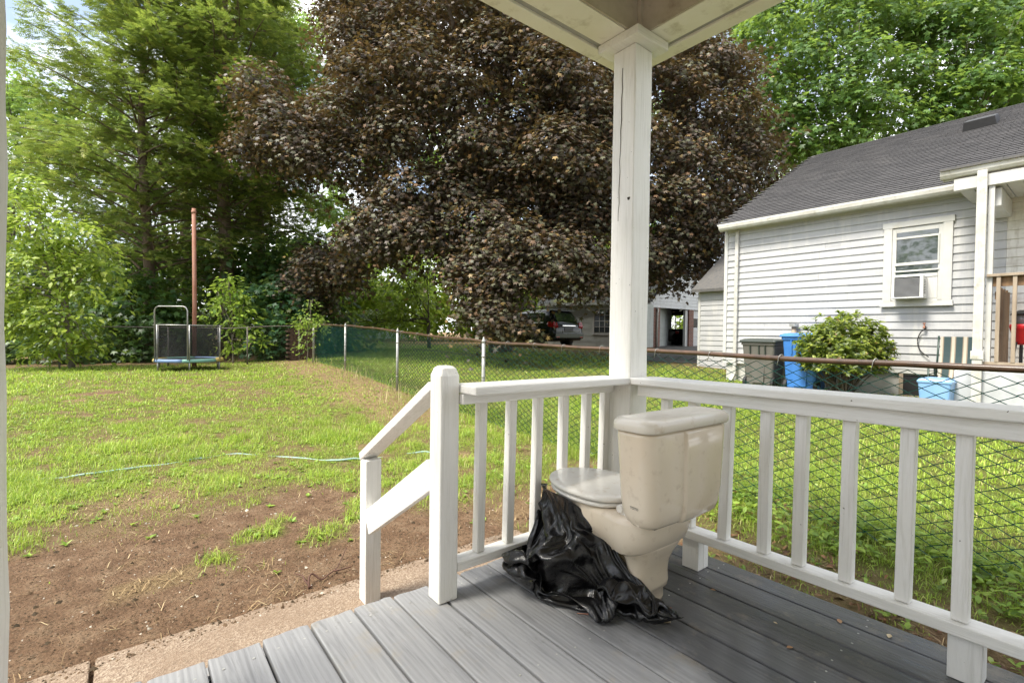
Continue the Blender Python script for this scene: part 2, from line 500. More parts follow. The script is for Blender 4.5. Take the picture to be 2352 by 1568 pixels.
def bag_mat():
    m, n, l, b, out = nodes_of('black_plastic')
    v = vec(n, l); f = noise(n, l, v, 22, 6, 0.6, 0.6)
    dr = n.new('ShaderNodeTexVoronoi'); dr.inputs['Scale'].default_value = 150; l.new(v, dr.inputs['Vector'])
    dd = ramp(n, l, dr.outputs['Distance'], [(0.12, 1.0), (0.2, 0.0)])
    b.inputs['Base Color'].default_value = (0.005, 0.005, 0.0055, 1)
    b.inputs['Roughness'].default_value = 0.13
    ad = n.new('ShaderNodeMath'); ad.operation = 'MULTIPLY_ADD'; ad.inputs[1].default_value = 0.03
    l.new(dd, ad.inputs[0]); l.new(f, ad.inputs[2])
    bump(n, l, ad.outputs[0], b, 0.55, 0.010)
    return m
M_bag = bag_mat()
M_rust = simple('rusty_iron', (0.24, 0.095, 0.05), (0.34, 0.17, 0.12), 7, 0.75, bumpy=0.4, stretch=(1, 1, 0.25), dirt=(0.14, 0.05, 0.03))
M_brownrail = simple('brown_enamel_pipe', (0.055, 0.034, 0.022), (0.10, 0.055, 0.032), 12, 0.28, dirt=(0.17, 0.09, 0.05), dscale=14)
M_galv = simple('galvanised_steel', (0.42, 0.42, 0.40), (0.30, 0.30, 0.28), 14, 0.5, 0.4, dirt=(0.22, 0.17, 0.12))
M_greenwire = simple('green_vinyl_wire', (0.004, 0.075, 0.064), (0.006, 0.055, 0.046), 9, 0.25)
M_oldwire = simple('old_wire', (0.13, 0.12, 0.10), (0.09, 0.07, 0.05), 9, 0.7)
M_bark = simple('hemlock_bark', (0.20, 0.145, 0.10), (0.11, 0.08, 0.055), 9, 0.95, bumpy=1.0, stretch=(1, 1, 0.2), bscale=22)
M_bark2 = simple('maple_bark', (0.13, 0.105, 0.08), (0.065, 0.052, 0.04), 7, 0.95, bumpy=1.0, stretch=(1, 1, 0.2), bscale=18)
M_bark3 = simple('grey_bark', (0.26, 0.22, 0.18), (0.15, 0.125, 0.10), 7, 0.95, bumpy=0.8, stretch=(1, 1, 0.2), bscale=18)
M_leafpurple = leaf_mat('purple_maple_leaf', 0.16, 0.5, (0.38, 0.24, 0.06), 0.32)
M_leafgreen = leaf_mat('green_leaf', 0.42, 0.45)
M_needle = leaf_mat('hemlock_needle', 0.30, 0.5)
M_grass = leaf_mat('grass_blade', 0.40, 0.5, (0.60, 0.78, 0.10))
M_dry = leaf_mat('dry_plant', 0.15, 0.8, (0.5, 0.4, 0.2), 0.2)
M_asphalt = simple('asphalt', (0.060, 0.058, 0.056), (0.10, 0.09, 0.08), 3, 0.75, bumpy=0.4, bscale=90)
M_path = simple('packed_dirt_path', (0.19, 0.14, 0.10), (0.13, 0.095, 0.07), 5, 0.9, bumpy=0.6, bscale=40)
M_blackrub = simple('black_rubber', (0.02, 0.02, 0.02), None, 9, 0.7)
M_weathered = simple('weathered_wood', (0.36, 0.29, 0.22), (0.24, 0.185, 0.13), 2.2, 0.8, stretch=(8, 8, 0.8), bumpy=0.4)
M_brownwood = simple('brown_stained_wood', (0.24, 0.14, 0.07), (0.10, 0.06, 0.03), 2.0, 0.75, stretch=(10, 10, 0.6), bumpy=0.5)
def glass_mat(name='window_glass', c=(0.05, 0.06, 0.065), rough=0.03):
    m, n, l, b, out = nodes_of(name)
    b.inputs['Base Color'].default_value = (*c, 1); b.inputs['Roughness'].default_value = rough
    b.inputs['Specular IOR Level'].default_value = 1.0; b.inputs['Coat Weight'].default_value = 0.8; b.inputs['Coat Roughness'].default_value = 0.02
    bump(n, l, noise(n, l, vec(n, l), 3.0, 3), b, 0.05, 0.02)
    return m
M_glass = glass_mat()
M_shade_black = simple('shade_black', (0.012, 0.012, 0.013), None, 4, 0.9)  # near-black colour stands in for the shade inside openings

# ------------------------------------------------------------------ ground
def lawn_masks(x, y):
    """grass cover and dry-straw cover of the yard"""
    n1 = fbm(x * 0.8, y * 0.8, 21); n2 = fbm(x * 2.6, y * 2.6, 33); n3 = fbm(x * 7, y * 7, 41)
    line = 4.75 - 0.16 * (x - 0.5) * (x > 0.5) - 0.95 * smooth((x - 1.35) / 0.6) + 1.3 * (n1 - 0.5) + 0.8 * (n2 - 0.5)
    g = smooth((y - line + 0.35) / 0.95) * np.clip(0.50 + 1.9 * (n2 - 0.34), 0, 1)
    left = smooth((-0.25 - x + 0.5 * (n2 - 0.5)) / 0.3) * smooth((y - 4.35 - 0.5 * (n1 - 0.5)) / 0.2)
    g = np.maximum(g, left)
    tuft = smooth((n2 - 0.56) / 0.07) * smooth((y - 3.2) / 0.6) * smooth((n1 - 0.38) / 0.15)
    g = np.maximum(g, 0.75 * tuft)
    fx = 3.85 + 0.055 * y
    dfen = fx - x
    dry = smooth((1.5 + 1.0 * (n2 - 0.5) - dfen) / 0.7) * smooth((y - 5.8) / 1.0) * (x < fx + .1) * np.clip(1.5 * n2 + 0.1, 0, 1)
    dry = np.maximum(dry, smooth((n2 - 0.60) / 0.08) * smooth((0.5 - n1) / 0.1) * 0.9 * (y > 3.2))
    dry = np.maximum(dry, 1.1 * np.exp(-(((x - .15) / .38) ** 2 + ((y - 5.15) / .42) ** 2)) * np.clip(.4 + n3, 0, 1))
    bald = smooth((n3 - 0.60) / 0.1) * smooth((n1 - 0.44) / 0.1)
    g = g * (1 - 0.75 * dry) * (1 - 0.5 * bald)
    yard = (y > 4.0)
    g = np.where(yard, g * np.clip(.60 + 2.2 * (fbm(x * 4.3, y * 3.1, 47) - .36), .15, 1), g)
    # strip between porch and fence
    side = (x > 2.2) & (y < 3.2)
    gs = smooth((x - 3.15 - 0.9 * (n2 - 0.5)) / 0.5)
    g = np.where(side & (x < fx), np.clip(gs * 0.8 + 0.25 * (n2 > 0.5), 0, 1), g)
    dry = np.where(side & (x < fx), np.clip((0.62 - n2) * 2.0, 0, 0.5), dry)
    right = x >= fx
    g = np.where(right, np.clip(0.80 + 0.8 * (n2 - 0.4), 0, 1), g)
    dry = np.where(right, 0.0, dry)
    bare = smooth((y - 19.2) / 1.0) * (x < fx + 3)
    g = g * (1 - 0.8 * bare)
    sparse_far = smooth((x - 11) / 3.0) * (y > 6)  # grass thins out towards the driveway
    g = g * (1 - 0.85 * sparse_far)
    mud = np.exp(-(((x + 0.45) / 0.55) ** 2 + ((y - 11.9) / 0.28) ** 2) * 1.4)
    g = g * (1 - np.clip(mud * 1.4, 0, 1))
    return g, dry

def build_ground():
    xs = np.concatenate([np.linspace(-400, -40, 7), np.linspace(-30, -6, 13), np.arange(-5, 12.01, 0.09), np.linspace(12.5, 40, 56), np.linspace(46, 400, 8)])
    ys = np.concatenate([np.linspace(-400, -20, 6), np.linspace(-12, -2, 6), np.arange(-1.5, 12, 0.07), np.arange(12, 24, 0.2), np.linspace(24.5, 60, 40), np.linspace(66, 500, 8)])
    X, Y = np.meshgrid(xs, ys)
    Zg = ground_z(X, Y)
    inside = (X < 2.42) & (Y < 2.86)
    Zg = np.where(inside & (Y < 1.95), Zg - 0.06, Zg)
    g, d = lawn_masks(X, Y)
    V = np.stack([X.ravel(), Y.ravel(), Zg.ravel()], 1)
    nx, ny = len(xs), len(ys)
    i = np.arange(nx * ny).reshape(ny, nx)
    F = np.stack([i[:-1, :-1].ravel(), i[:-1, 1:].ravel(), i[1:, 1:].ravel(), i[1:, :-1].ravel()], 1)
    col = np.stack([np.clip(g.ravel() * 1.0, 0, 1), np.clip(d.ravel(), 0, 1), np.zeros(g.size)], 1)
    o = np_mesh('ground', V, F, M_ground, col=col, smooth_=True)
    tag(o, 'brown soil and patchy green lawn of the back yard', kind='structure')
build_ground()

# walkway of concrete slabs along the front of the porch
walk = thing('walkway', 'pebbly tan concrete walkway between porch floor and bare soil', 'walkway', (0, 0, 0))
walk['kind'] = 'structure'; del walk['category']
edges = [-3.0, -1.35, -0.135, 1.08, 2.30]
for a, b_ in zip(edges[:-1], edges[1:]):
    mb = MB(); nseg = 14
    top = []
    for k in range(nseg + 1):
        x = a + 0.008 + (b_ - a - 0.016) * k / nseg
        top.append((x, 2.86))
    mb.prism([(a + 0.008, 1.0), (b_ - 0.008, 1.0), (b_ - 0.008, 2.86), (a + 0.008, 2.86)], 'z', -0.15, 0.02)
    obj('slab', mb, M_conc, walk, bevel=0.008)

def strip(name, pts, w, mat_, dz, label):
    mb = MB(); V = []; F = []
    for i, (x, y) in enumerate(pts):
        p0 = pts[max(i - 1, 0)]; p1 = pts[min(i + 1, len(pts) - 1)]
        t = Vector((p1[0] - p0[0], p1[1] - p0[1])).normalized(); nrm = Vector((t.y, -t.x))
        for s in np.linspace(-1, 1, 7):
            ww = w(i) if callable(w) else w
            px, py = x + nrm.x * s * ww / 2, y + nrm.y * s * ww / 2
            V.append((px, py, gz(px, py) + dz))
    for i in range(len(pts) - 1):
        for k in range(6):
            F.append((i * 7 + k, i * 7 + k + 1, (i + 1) * 7 + k + 1, (i + 1) * 7 + k))
    mb.add(V, F)
    return tag(obj(name, mb, mat_, smooth_=True), label, kind='structure')
rr = random.Random(3)
strip('path', [(8.25 + 0.09 * y + rr.uniform(-.05, .05), y) for y in np.arange(-3, 7.6, 0.35)], lambda i: 0.62 + 0.12 * sin(i * 1.7), M_path, 0.012,
      'narrow packed dirt path along the white house')
strip('driveway', [(14.4 + 1.1 * t, 6.1 + 0.62 * t) for t in np.linspace(0, 16, 40)], 8.4, M_asphalt, 0.016, 'dark asphalt driveway in front of the garages')

# ------------------------------------------------------------------ porch floor
deck = thing('porch_floor', 'grey painted plank porch floor, wet along the railing', 'porch floor', (1.0, 0.5, 0))
gaps = [-0.64, -0.472, -0.304, -0.136, 0.032, 0.20, 0.368, 0.536, 0.704, 0.872, 1.040, 1.208, 1.367, 1.532, 1.70, 1.868, 2.036, 2.204, 2.338]
rr = random.Random(5)
for k, (a, b_) in enumerate(zip(gaps[:-1], gaps[1:])):
    g0 = rr.uniform(0.003, 0.006); yend = 1.91 + rr.uniform(-0.008, 0.008)
    mb = MB()
    w0, w1 = a + g0, b_ - g0
    # worn board ends: a slightly ragged front edge
    top = []
    nx_ = 6
    rag = [rr.uniform(-0.006, 0.003) for _ in range(nx_ + 1)]
    poly = [(w0, -0.9), (w1, -0.9)] + [(w1 + (w0 - w1) * q / nx_, yend + rag[q]) for q in range(nx_ + 1)]
    mb.prism(poly, 'z', DECK - 0.036, DECK + rr.uniform(-0.0012, 0.0012))
    mb.tilt()
    obj('deck_board', mb, M_deck, deck, bevel=0.005, seg=2)
    # nail heads near the end of each board
    if a > -0.2:
        for xx in (w0 + 0.035, w1 - 0.035):
            nb = MB().tube([(xx, yend - 0.09, DECK + SH(xx, yend) - 0.002), (xx, yend - 0.09, DECK + SH(xx, yend) + 0.0022)], 0.0045, 8)
            obj('nail_head', nb, M_galv, deck)
for k, (a, b_) in enumerate(zip(gaps[:-1], gaps[1:])):
    for yy in (1.2, 0.6):
        for xx in (a + 0.04, b_ - 0.04):
            if xx > 0.5:
                yj = yy + rr.uniform(-0.008, 0.008)
                obj('nail_head', MB().tube([(xx, yj, DECK + SH(xx, yj) - 0.002), (xx, yj, DECK + SH(xx, yj) + 0.0014)], 0.0036, 8), M_greystrip, deck)
M_joist = simple('joist_wood', (0.20, 0.15, 0.11), (0.13, 0.10, 0.07), 4, 0.85, stretch=(1, 1, 4))
for y0 in (1.80, 1.2, 0.6, 0.0, -0.6):
    obj('joist', MB().box(-0.6, 2.28, y0 - 0.02, y0 + 0.02, 0.14, DECK - 0.040).tilt(), M_joist, deck)
obj('rim_board', MB().box(2.285, 2.32, -0.8, 1.84, 0.12, DECK - 0.040).tilt(), M_deck, deck)
obj('rim_board', MB().box(-0.6, 2.32, 1.845, 1.875, 0.12, DECK - 0.040).tilt(), M_deck, deck)
step = thing('porch_step', 'grey wooden step below the front edge of the porch floor', 'step', (0.35, 2.02, 0.02))
for y0 in (1.90, 2.035):
    obj('tread_board', MB().box(-0.22, 0.98, y0, y0 + 0.128, 0.17, 0.205), M_deck, step, bevel=0.004)
for x0 in (-0.18, 0.90):
    obj('stringer', MB().box(x0, x0 + 0.04, 1.90, 2.15, 0.021, 0.17), M_joist, step)

# ------------------------------------------------------------------ railings
def cap_board(mb_, p):
    return mb_
def railing(name, label, runs):
    pass
hc, hb = 0.906, 0.196
rail = thing('porch_railing', 'white wooden porch railing running from newel post to corner post', 'railing', (1.6, 1.72, DECK))
obj('rail_cap', MB().box(1.086, 2.068, 1.602, 1.790, DECK + hc - 0.036, DECK + hc).tilt(), M_whx, rail, bevel=0.006)
obj('upper_rail', MB().box(1.087, 2.045, 1.698, 1.736, DECK + hc - 0.082, DECK + hc - 0.038).tilt(), M_whx, rail, bevel=0.004)
HBL = 0.150
obj('lower_rail', MB().box(1.087, 2.066, 1.728, 1.806, DECK + HBL - 0.040, DECK + HBL).tilt(), M_whx, rail, bevel=0.004)
rr = random.Random(9)
for xc in (1.222, 1.390, 1.558, 1.730, 1.897, 2.046):
    j = rr.uniform(-0.003, 0.003); ln = rr.uniform(-0.004, 0.004)
    mb = MB().bar((xc + j, 1.772, DECK + HBL + 0.001), (xc + j + ln, 1.757, DECK + hc - 0.037), 0.041, 0.041, up=(0, 1, 0)).tilt()
    obj('baluster', mb, M_whz, rail, bevel=0.004)
rail = thing('porch_railing', 'long white wooden railing on the porch side facing the white house', 'railing', (2.14, 0.6, DECK))
obj('rail_cap', MB().box(2.062, 2.252, -0.7, 1.608, DECK + hc - 0.036, DECK + hc).tilt(), M_why, rail, bevel=0.006)
obj('upper_rail', MB().box(2.100, 2.138, -0.7, 1.585, DECK + hc - 0.096, DECK + hc - 0.038).tilt(), M_why, rail, bevel=0.004)
obj('lower_rail', MB().box(2.092, 2.182, -0.7, 1.606, DECK + hb - 0.040, DECK + hb).tilt(), M_why, rail, bevel=0.004)
for yc in (1.44, 1.29, 1.12, 0.94, 0.80, 0.635, 0.465, 0.31, 0.14, -0.03, -0.2):
    j = rr.uniform(-0.004, 0.004); ln = rr.uniform(-0.005, 0.005)
    mb = MB().bar((2.138, yc + j, DECK + hb + 0.001), (2.158, yc + j + ln, DECK + hc - 0.040), 0.044, 0.044, up=(0, 1, 0)).tilt()
    obj('baluster', mb, M_whz, rail, bevel=0.004)
for yc in (1.235, 0.255):
    obj('foot_block', MB().box(2.125, 2.172, yc, yc + 0.085, DECK + 0.001, DECK + hb - 0.041).tilt(), M_whz, rail, bevel=0.003)
    obj('foot_block', MB().box(2.174, 2.215, yc, yc + 0.085, DECK + 0.001, DECK + hb - 0.041).tilt(), M_whz, rail, bevel=0.003)

stair = thing('stair_railing', 'short white stair railing with chamfered newel post and sloping handrail', 'railing', (1.04, 1.76, DECK))
def chamfer_post(x0, x1, y0, y1, z0, z1, ch):
    mb = MB()
    d = ch
    mb.loft([[(x0, y0, z0), (x1, y0, z0), (x1, y1, z0), (x0, y1, z0)],
             [(x0, y0, z1 - d * 1.15), (x1, y0, z1 - d * 1.15), (x1, y1, z1 - d * 1.15), (x0, y1, z1 - d * 1.15)],
             [(x0 + d * .28, y0 + d * .28, z1 - d * .3), (x1 - d * .28, y0 + d * .28, z1 - d * .3), (x1 - d * .28, y1 - d * .28, z1 - d * .3), (x0 + d * .28, y1 - d * .28, z1 - d * .3)],
             [(x0 + d * .62, y0 + d * .62, z1), (x1 - d * .62, y0 + d * .62, z1), (x1 - d * .62, y1 - d * .62, z1), (x0 + d * .62, y1 - d * .62, z1)]])
    return mb
obj('newel_post', chamfer_post(0.994, 1.084, 1.722, 1.814, DECK + SH(1, 1.75), 1.366, 0.035), M_whz, stair, bevel=0.006)
obj('stair_post', MB().box(0.995, 1.083, 2.515, 2.60, 0.021, 0.805), M_whz, stair, bevel=0.004)
# sloping handrail laid flat, and the sloping lower board
hr = MB(); dn = Vector((0, 0.72, -0.42)).normalized()
obj('handrail', MB().bar((1.040, 1.815, 1.279), (1.040, 2.605, 0.812), 0.098, 0.040), M_why, stair, bevel=0.005)
obj('lower_board', MB().bar((1.016, 1.8155, 0.905), (1.016, 2.514, 0.470), 0.036, 0.125), M_why, stair, bevel=0.004)

# ------------------------------------------------------------------ porch posts and roof
def porch_post(label, x0, y0, s, wob=0.0, knot=True):
    t = thing('porch_post', label, 'post', (x0 + s / 2, y0 + s / 2, DECK), 'posts carrying the porch roof')
    zb = DECK + SH(x0, y0)
    rings = []
    rg = random.Random(int(x0 * 100))
    for k in range(15):
        z = zb + (3.03 - zb) * k / 14
        dx, dy = rg.uniform(-wob, wob), rg.uniform(-wob, wob)
        rings.append([(x0 + dx, y0 + dy, z), (x0 + s + dx, y0 + dy, z), (x0 + s + dx, y0 + s + dy, z), (x0 + dx, y0 + s + dy, z)])
    obj('shaft', MB().loft(rings), M_whz, t, bevel=0.006)
    c = x0 + s / 2, y0 + s / 2
    obj('cap_block', MB().box(c[0] - 0.133, c[0] + 0.133, c[1] - 0.133, c[1] + 0.133, 3.031, 3.078), M_whx, t, bevel=0.005)
    return t
p1 = porch_post('tall white porch post at the corner of the railings', 2.072, 1.612, 0.146, 0.0015)
# open drying check and knot in the corner post
mk = simple('crack_dark', (0.05, 0.04, 0.03), None, 5, 0.9)
pts = [(2.0714, 1.693 + 0.0025 * sin(k * 2.3) + 0.001 * k, 2.93 - 0.055 * k) for k in range(22)]
V = []; F = []
for k, (x, y, z) in enumerate(pts):
    w = 0.0022 * (1 - abs(k / 21 - 0.25)) + 0.0004
    V += [(2.0712, y - w, z), (2.0712, y + w, z)]
for k in range(len(pts) - 1): F.append((2 * k, 2 * k + 1, 2 * k + 3, 2 * k + 2))
obj('crack', MB().add(V, F), mk, p1, recalc=False)
kn = [(2.0712, 1.640 + 0.009 * cos(a) * (1 + .3 * sin(3 * a)), 2.225 + 0.011 * sin(a) * (1 + .3 * cos(2 * a))) for a in np.linspace(0, 2 * pi, 12, endpoint=False)]
obj('knot', MB().add(kn, [tuple(range(12))]), mk, p1, recalc=False)
porch_post('white porch post cut off by the left edge of the picture', -0.398, 1.665, 0.146, 0.006)

roof = thing('porch_roof', 'cream painted porch roof corner with beams and dark blotchy ceiling recess', 'roof', (1.0, 1.0, 3.08))
BX0, BX1, BY0, BY1 = 2.115, 2.285, 1.62, 1.80
obj('beam', MB().box(-0.75, 2.285, BY0 + 0.012, BY1, 3.080, 3.30), M_soffit, roof)
obj('beam', MB().box(BX0 + 0.012, BX1, -0.9, BY0 + 0.010, 3.081, 3.30), M_soffit, roof)
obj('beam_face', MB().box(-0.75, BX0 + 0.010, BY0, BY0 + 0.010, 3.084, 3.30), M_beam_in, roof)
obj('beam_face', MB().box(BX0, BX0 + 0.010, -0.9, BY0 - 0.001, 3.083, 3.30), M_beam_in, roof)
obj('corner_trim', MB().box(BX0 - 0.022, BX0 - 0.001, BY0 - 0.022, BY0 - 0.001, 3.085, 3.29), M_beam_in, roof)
obj('cove_moulding', MB().box(-0.75, BX0 - 0.024, BY0 - 0.022, BY0 - 0.001, 3.265, 3.297), M_soffit, roof)
obj('cove_moulding', MB().box(BX0 - 0.022, BX0 - 0.001, -0.9, BY0 - 0.024, 3.266, 3.297), M_soffit, roof)
tag(obj('unseen_house_wall', MB().box(-5.0, 2.30, -1.25, -0.95, 0.0, 5.5), M_whx), 'unseen white wall of the house the porch is built on, added for shade', kind='structure')  # out-of-view wall behind the camera, added to darken the porch faces
# ceiling boards
for k in range(26):
    x = -0.75 + k * 0.112
    if x + 0.108 > BX0 + 0.009: break
    obj('ceiling_board', MB().box(x, x + 0.108, -0.9, BY0 + 0.004, 3.298, 3.312), M_ceiling, roof, bevel=0.003)
# recess strip with its shadow put in as grey, eave soffit and fascia
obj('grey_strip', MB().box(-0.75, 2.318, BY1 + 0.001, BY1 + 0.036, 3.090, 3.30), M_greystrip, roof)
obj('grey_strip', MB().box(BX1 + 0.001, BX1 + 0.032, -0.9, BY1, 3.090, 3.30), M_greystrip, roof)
obj('eave_board', MB().box(-0.75, 1.20, BY1 + 0.037, 1.925, 3.076, 3.16), M_soffit, roof, bevel=0.004)
obj('eave_board', MB().box(1.203, 2.10, BY1 + 0.037, 1.926, 3.076, 3.16), M_soffit, roof, bevel=0.004)
obj('eave_board', MB().box(2.103, 2.41, BY1 + 0.037, 1.925, 3.076, 3.16), M_soffit, roof, bevel=0.004)
obj('eave_board', MB().box(BX1 + 0.033, 2.41, 0.93, BY1 + 0.034, 3.0765, 3.16), M_soffit, roof, bevel=0.004)
obj('eave_board', MB().box(BX1 + 0.033, 2.41, -0.9, 0.927, 3.0765, 3.16), M_soffit, roof, bevel=0.004)
obj('roof_deck', MB().box(-0.75, 2.44, -0.94, 1.955, 3.314, 3.36), M_roofdark, roof)
# ------------------------------------------------------------------ toilet
def rrect(x0, x1, y0, y1, r, n=8):
    """rounded rectangle, counter-clockwise, 4n points"""
    out = []
    for cx, cy, a0 in ((x1 - r, y0 + r, -pi / 2), (x1 - r, y1 - r, 0), (x0 + r, y1 - r, pi / 2), (x0 + r, y0 + r, pi)):
        for k in range(n):
            a = a0 + (pi / 2) * k / (n - 1)
            out.append((cx + r * cos(a), cy + r * sin(a)))
    return out
def dense(poly, step_):
    out = []
    n = len(poly)
    for i in range(n):
        a, b = Vector(poly[i]), Vector(poly[(i + 1) % n])
        m = max(1, int((b - a).length / step_))
        for k in range(m): out.append(tuple(a + (b - a) * k / m))
    return out
toilet = thing('toilet', 'discarded bisque toilet standing in the porch corner, its back to the viewer', 'toilet', (1.745, 1.40, DECK))
TZ = DECK
TCX = 1.715
def tank_ring(z, x0, x1, y0, y1, r, panel=0.0):
    base = rrect(x0, x1, y0, y1, r, 8)
    full = []
    n = len(base)
    for i in range(n):
        a, b = base[i], base[(i + 1) % n]
        m = (8, 26, 8, 110)[i // 8] if i % 8 == 7 else 1
        for k in range(m):
            full.append((a[0] + (b[0] - a[0]) * k / m, a[1] + (b[1] - a[1]) * k / m))
    out = []
    for x, y in full:
        if y < y0 + 0.02:
            u = (x - x0) / (x1 - x0)
            p = float(smooth((u - 0.372) / 0.016) * smooth((0.885 - u) / 0.020)) * 0.012 + 0.008 * sin(pi * u)
            y = y - p * panel
        out.append((x, y, z))
    return out
rings = []
for z, in_ in [(0.390, 0.070), (0.393, 0.045), (0.400, 0.026), (0.416, 0.012), (0.445, 0.004), (0.50, 0.0), (0.58, 0.0), (0.66, 0.0), (0.745, 0.0), (0.758, 0.002), (0.759, 0.02)]:
    u = max(0.0, (z - 0.408) / 0.35)
    x0 = 1.470 - 0.022 * u ** .8 + in_
    x1 = 1.966 + 0.044 * u ** .8 - in_
    y0 = 1.034 + 0.004 * u + in_; y1 = 1.195 + 0.012 * u - in_
    rings.append(tank_ring(TZ + z, x0, x1, y0, y1, 0.052, 1.0 if z < 0.758 else 0.4))
obj('tank', MB().loft(rings).tilt(), M_porcelain, toilet, smooth_=True)
rings = []
for z, o_ in [(0.7625, -0.006), (0.763, 0.005), (0.768, 0.009), (0.785, 0.010), (0.798, 0.007), (0.807, -0.003), (0.812, -0.020), (0.8135, -0.050)]:
    rings.append([(x, y, TZ + z) for x, y in rrect(1.446 - o_, 2.008 + o_, 1.030 - o_, 1.212 + o_, 0.056 + o_ * 0.5, 9)])
obj('tank_lid', MB().loft(rings).tilt(), M_porcelain_lid, toilet, smooth_=True)
def egg(cx, hw, yb, yf, z, n=40, sq=2.6):
    """bowl outline: squarish at the back (yb), round at the front (yf)"""
    out = []
    ym = yb + (yf - yb) * 0.45
    for k in range(n):
        a = 2 * pi * k / n
        c, s = cos(a), sin(a)
        if s >= 0:
            x = hw * c; y = ym + (yf - ym) * s
        else:
            e = 2 / sq
            x = hw * math.copysign(abs(c) ** e, c); y = ym + (ym - yb) * math.copysign(abs(s) ** e, s)
        out.append((cx + x, y, z))
    return out
# rim and flange under the tank; its lower edge dips towards the back corners
rings = []
for z, hw, yb, yf in [(0.262, 0.10, 1.19, 1.60), (0.276, 0.150, 1.15, 1.69), (0.294, 0.176, 1.12, 1.722), (0.33, 0.186, 1.105, 1.734), (0.374, 0.188, 1.10, 1.738), (0.390, 0.184, 1.105, 1.734), (0.397, 0.168, 1.12, 1.72)]:
    ring_ = egg(TCX, hw, yb, yf, TZ + z, 56, 4.0)
    out_ = []
    for x, y, zz_ in ring_:
        w_ = float(smooth((1.36 - y) / 0.16))
        x = TCX + (x - TCX) * (1 + 0.16 * w_)
        out_.append((x, y, zz_ - 0.040 * max(0, 1 - abs(y - 1.22) / 0.16) * (1 if z < 0.32 else 0)))
    rings.append(out_)
obj('bowl_rim', MB().loft(rings).tilt(), M_porcelain, toilet, smooth_=True)
# pedestal: rear column flaring up to the tank, recessed trapway, front bowl
rings = []
for z, hw, yb, yf in [(0.0, 0.098, 1.195, 1.305), (0.012, 0.100, 1.193, 1.31), (0.060, 0.098, 1.195, 1.31), (0.066, 0.112, 1.178, 1.315), (0.085, 0.114, 1.176, 1.315), (0.13, 0.106, 1.176, 1.305), (0.18, 0.106, 1.168, 1.305), (0.22, 0.118, 1.150, 1.33), (0.26, 0.145, 1.13, 1.37), (0.30, 0.17, 1.115, 1.41)]:
    rings.append(egg(TCX, hw, yb, yf, TZ + z, 32, 3.4))
obj('rear_pedestal', MB().loft(rings).tilt(), M_porcelain, toilet, smooth_=True)
rings = []
for z, hw, yb, yf in [(0.0, 0.10, 1.29, 1.60), (0.05, 0.10, 1.29, 1.60), (0.062, 0.072, 1.32, 1.58), (0.12, 0.058, 1.34, 1.58), (0.17, 0.075, 1.35, 1.60), (0.22, 0.12, 1.31, 1.66), (0.27, 0.155, 1.24, 1.70), (0.305, 0.172, 1.18, 1.72)]:
    rings.append(egg(TCX, hw, yb, yf, TZ + z, 36, 2.6))
obj('bowl', MB().loft(rings).tilt(), M_porcelain, toilet, smooth_=True)
mb = MB().tube([(TCX - 0.08, 1.29, TZ + 0.26), (TCX - 0.088, 1.34, TZ + 0.225), (TCX - 0.09, 1.40, TZ + 0.16), (TCX - 0.085, 1.39, TZ + 0.10), (TCX - 0.075, 1.34, TZ + 0.07)], [0.028, 0.036, 0.040, 0.036, 0.026], 12).tilt()
obj('trapway', mb, M_porcelain, toilet, smooth_=True)
rings = []
for z, g in [(0.401, -0.012), (0.403, 0.0), (0.413, 0.003), (0.419, -0.004)]:
    rings.append(egg(1.70, 0.190 + g, 1.28 - g, 1.738 + g, TZ + z, 44, 2.9))
obj('seat', MB().loft(rings).tilt(), M_seat, toilet, smooth_=True)
rings = []
for z, g in [(0.424, -0.012), (0.4255, 0.0), (0.433, 0.005), (0.441, 0.003), (0.447, -0.008), (0.450, -0.03), (0.453, -0.08), (0.454, -0.15)]:
    rings.append(egg(1.70, 0.195 + g, 1.272 - g * 0.8, 1.746 + g, TZ + z, 44, 2.7))
lid = MB().loft(rings)
lid.v = [(x, y, z + 0.015 * (y - 1.30)) for x, y, z in lid.v]
obj('lid', lid.tilt(), M_seat, toilet, smooth_=True)
for xx in (TCX - 0.135, TCX + 0.135):
    obj('hinge', MB().tube([(xx - 0.03, 1.250, TZ + 0.418), (xx + 0.03, 1.250, TZ + 0.418)], 0.016, 14).box(xx - 0.022, xx + 0.022, 1.214, 1.252, TZ + 0.390, TZ + 0.425).tilt(), M_seat, toilet, bevel=0.003)
# printed mark on the tank's side
cu = bpy.data.curves.new('mark', 'FONT'); cu.body = 'TOTO'; cu.size = 0.0130; cu.extrude = 0.0002; cu.align_x = 'CENTER'
tmp = bpy.data.objects.new('tmp', cu); COL.objects.link(tmp)
dg = bpy.context.evaluated_depsgraph_get()
me = bpy.data.meshes.new_from_object(tmp.evaluated_get(dg)); bpy.data.objects.remove(tmp)
me.materials.append(M_ink)
mark = bpy.data.objects.new('printed_mark', me); COL.objects.link(mark); mark.parent = toilet
mark.matrix_local = Matrix.Translation((1.4635 - 1.745, 1.110 - 1.40, 0.478)) @ Matrix(((0, 0, -1, 0), (-1, 0, 0, 0), (0, 1, 0, 0), (0, 0, 0, 1)))

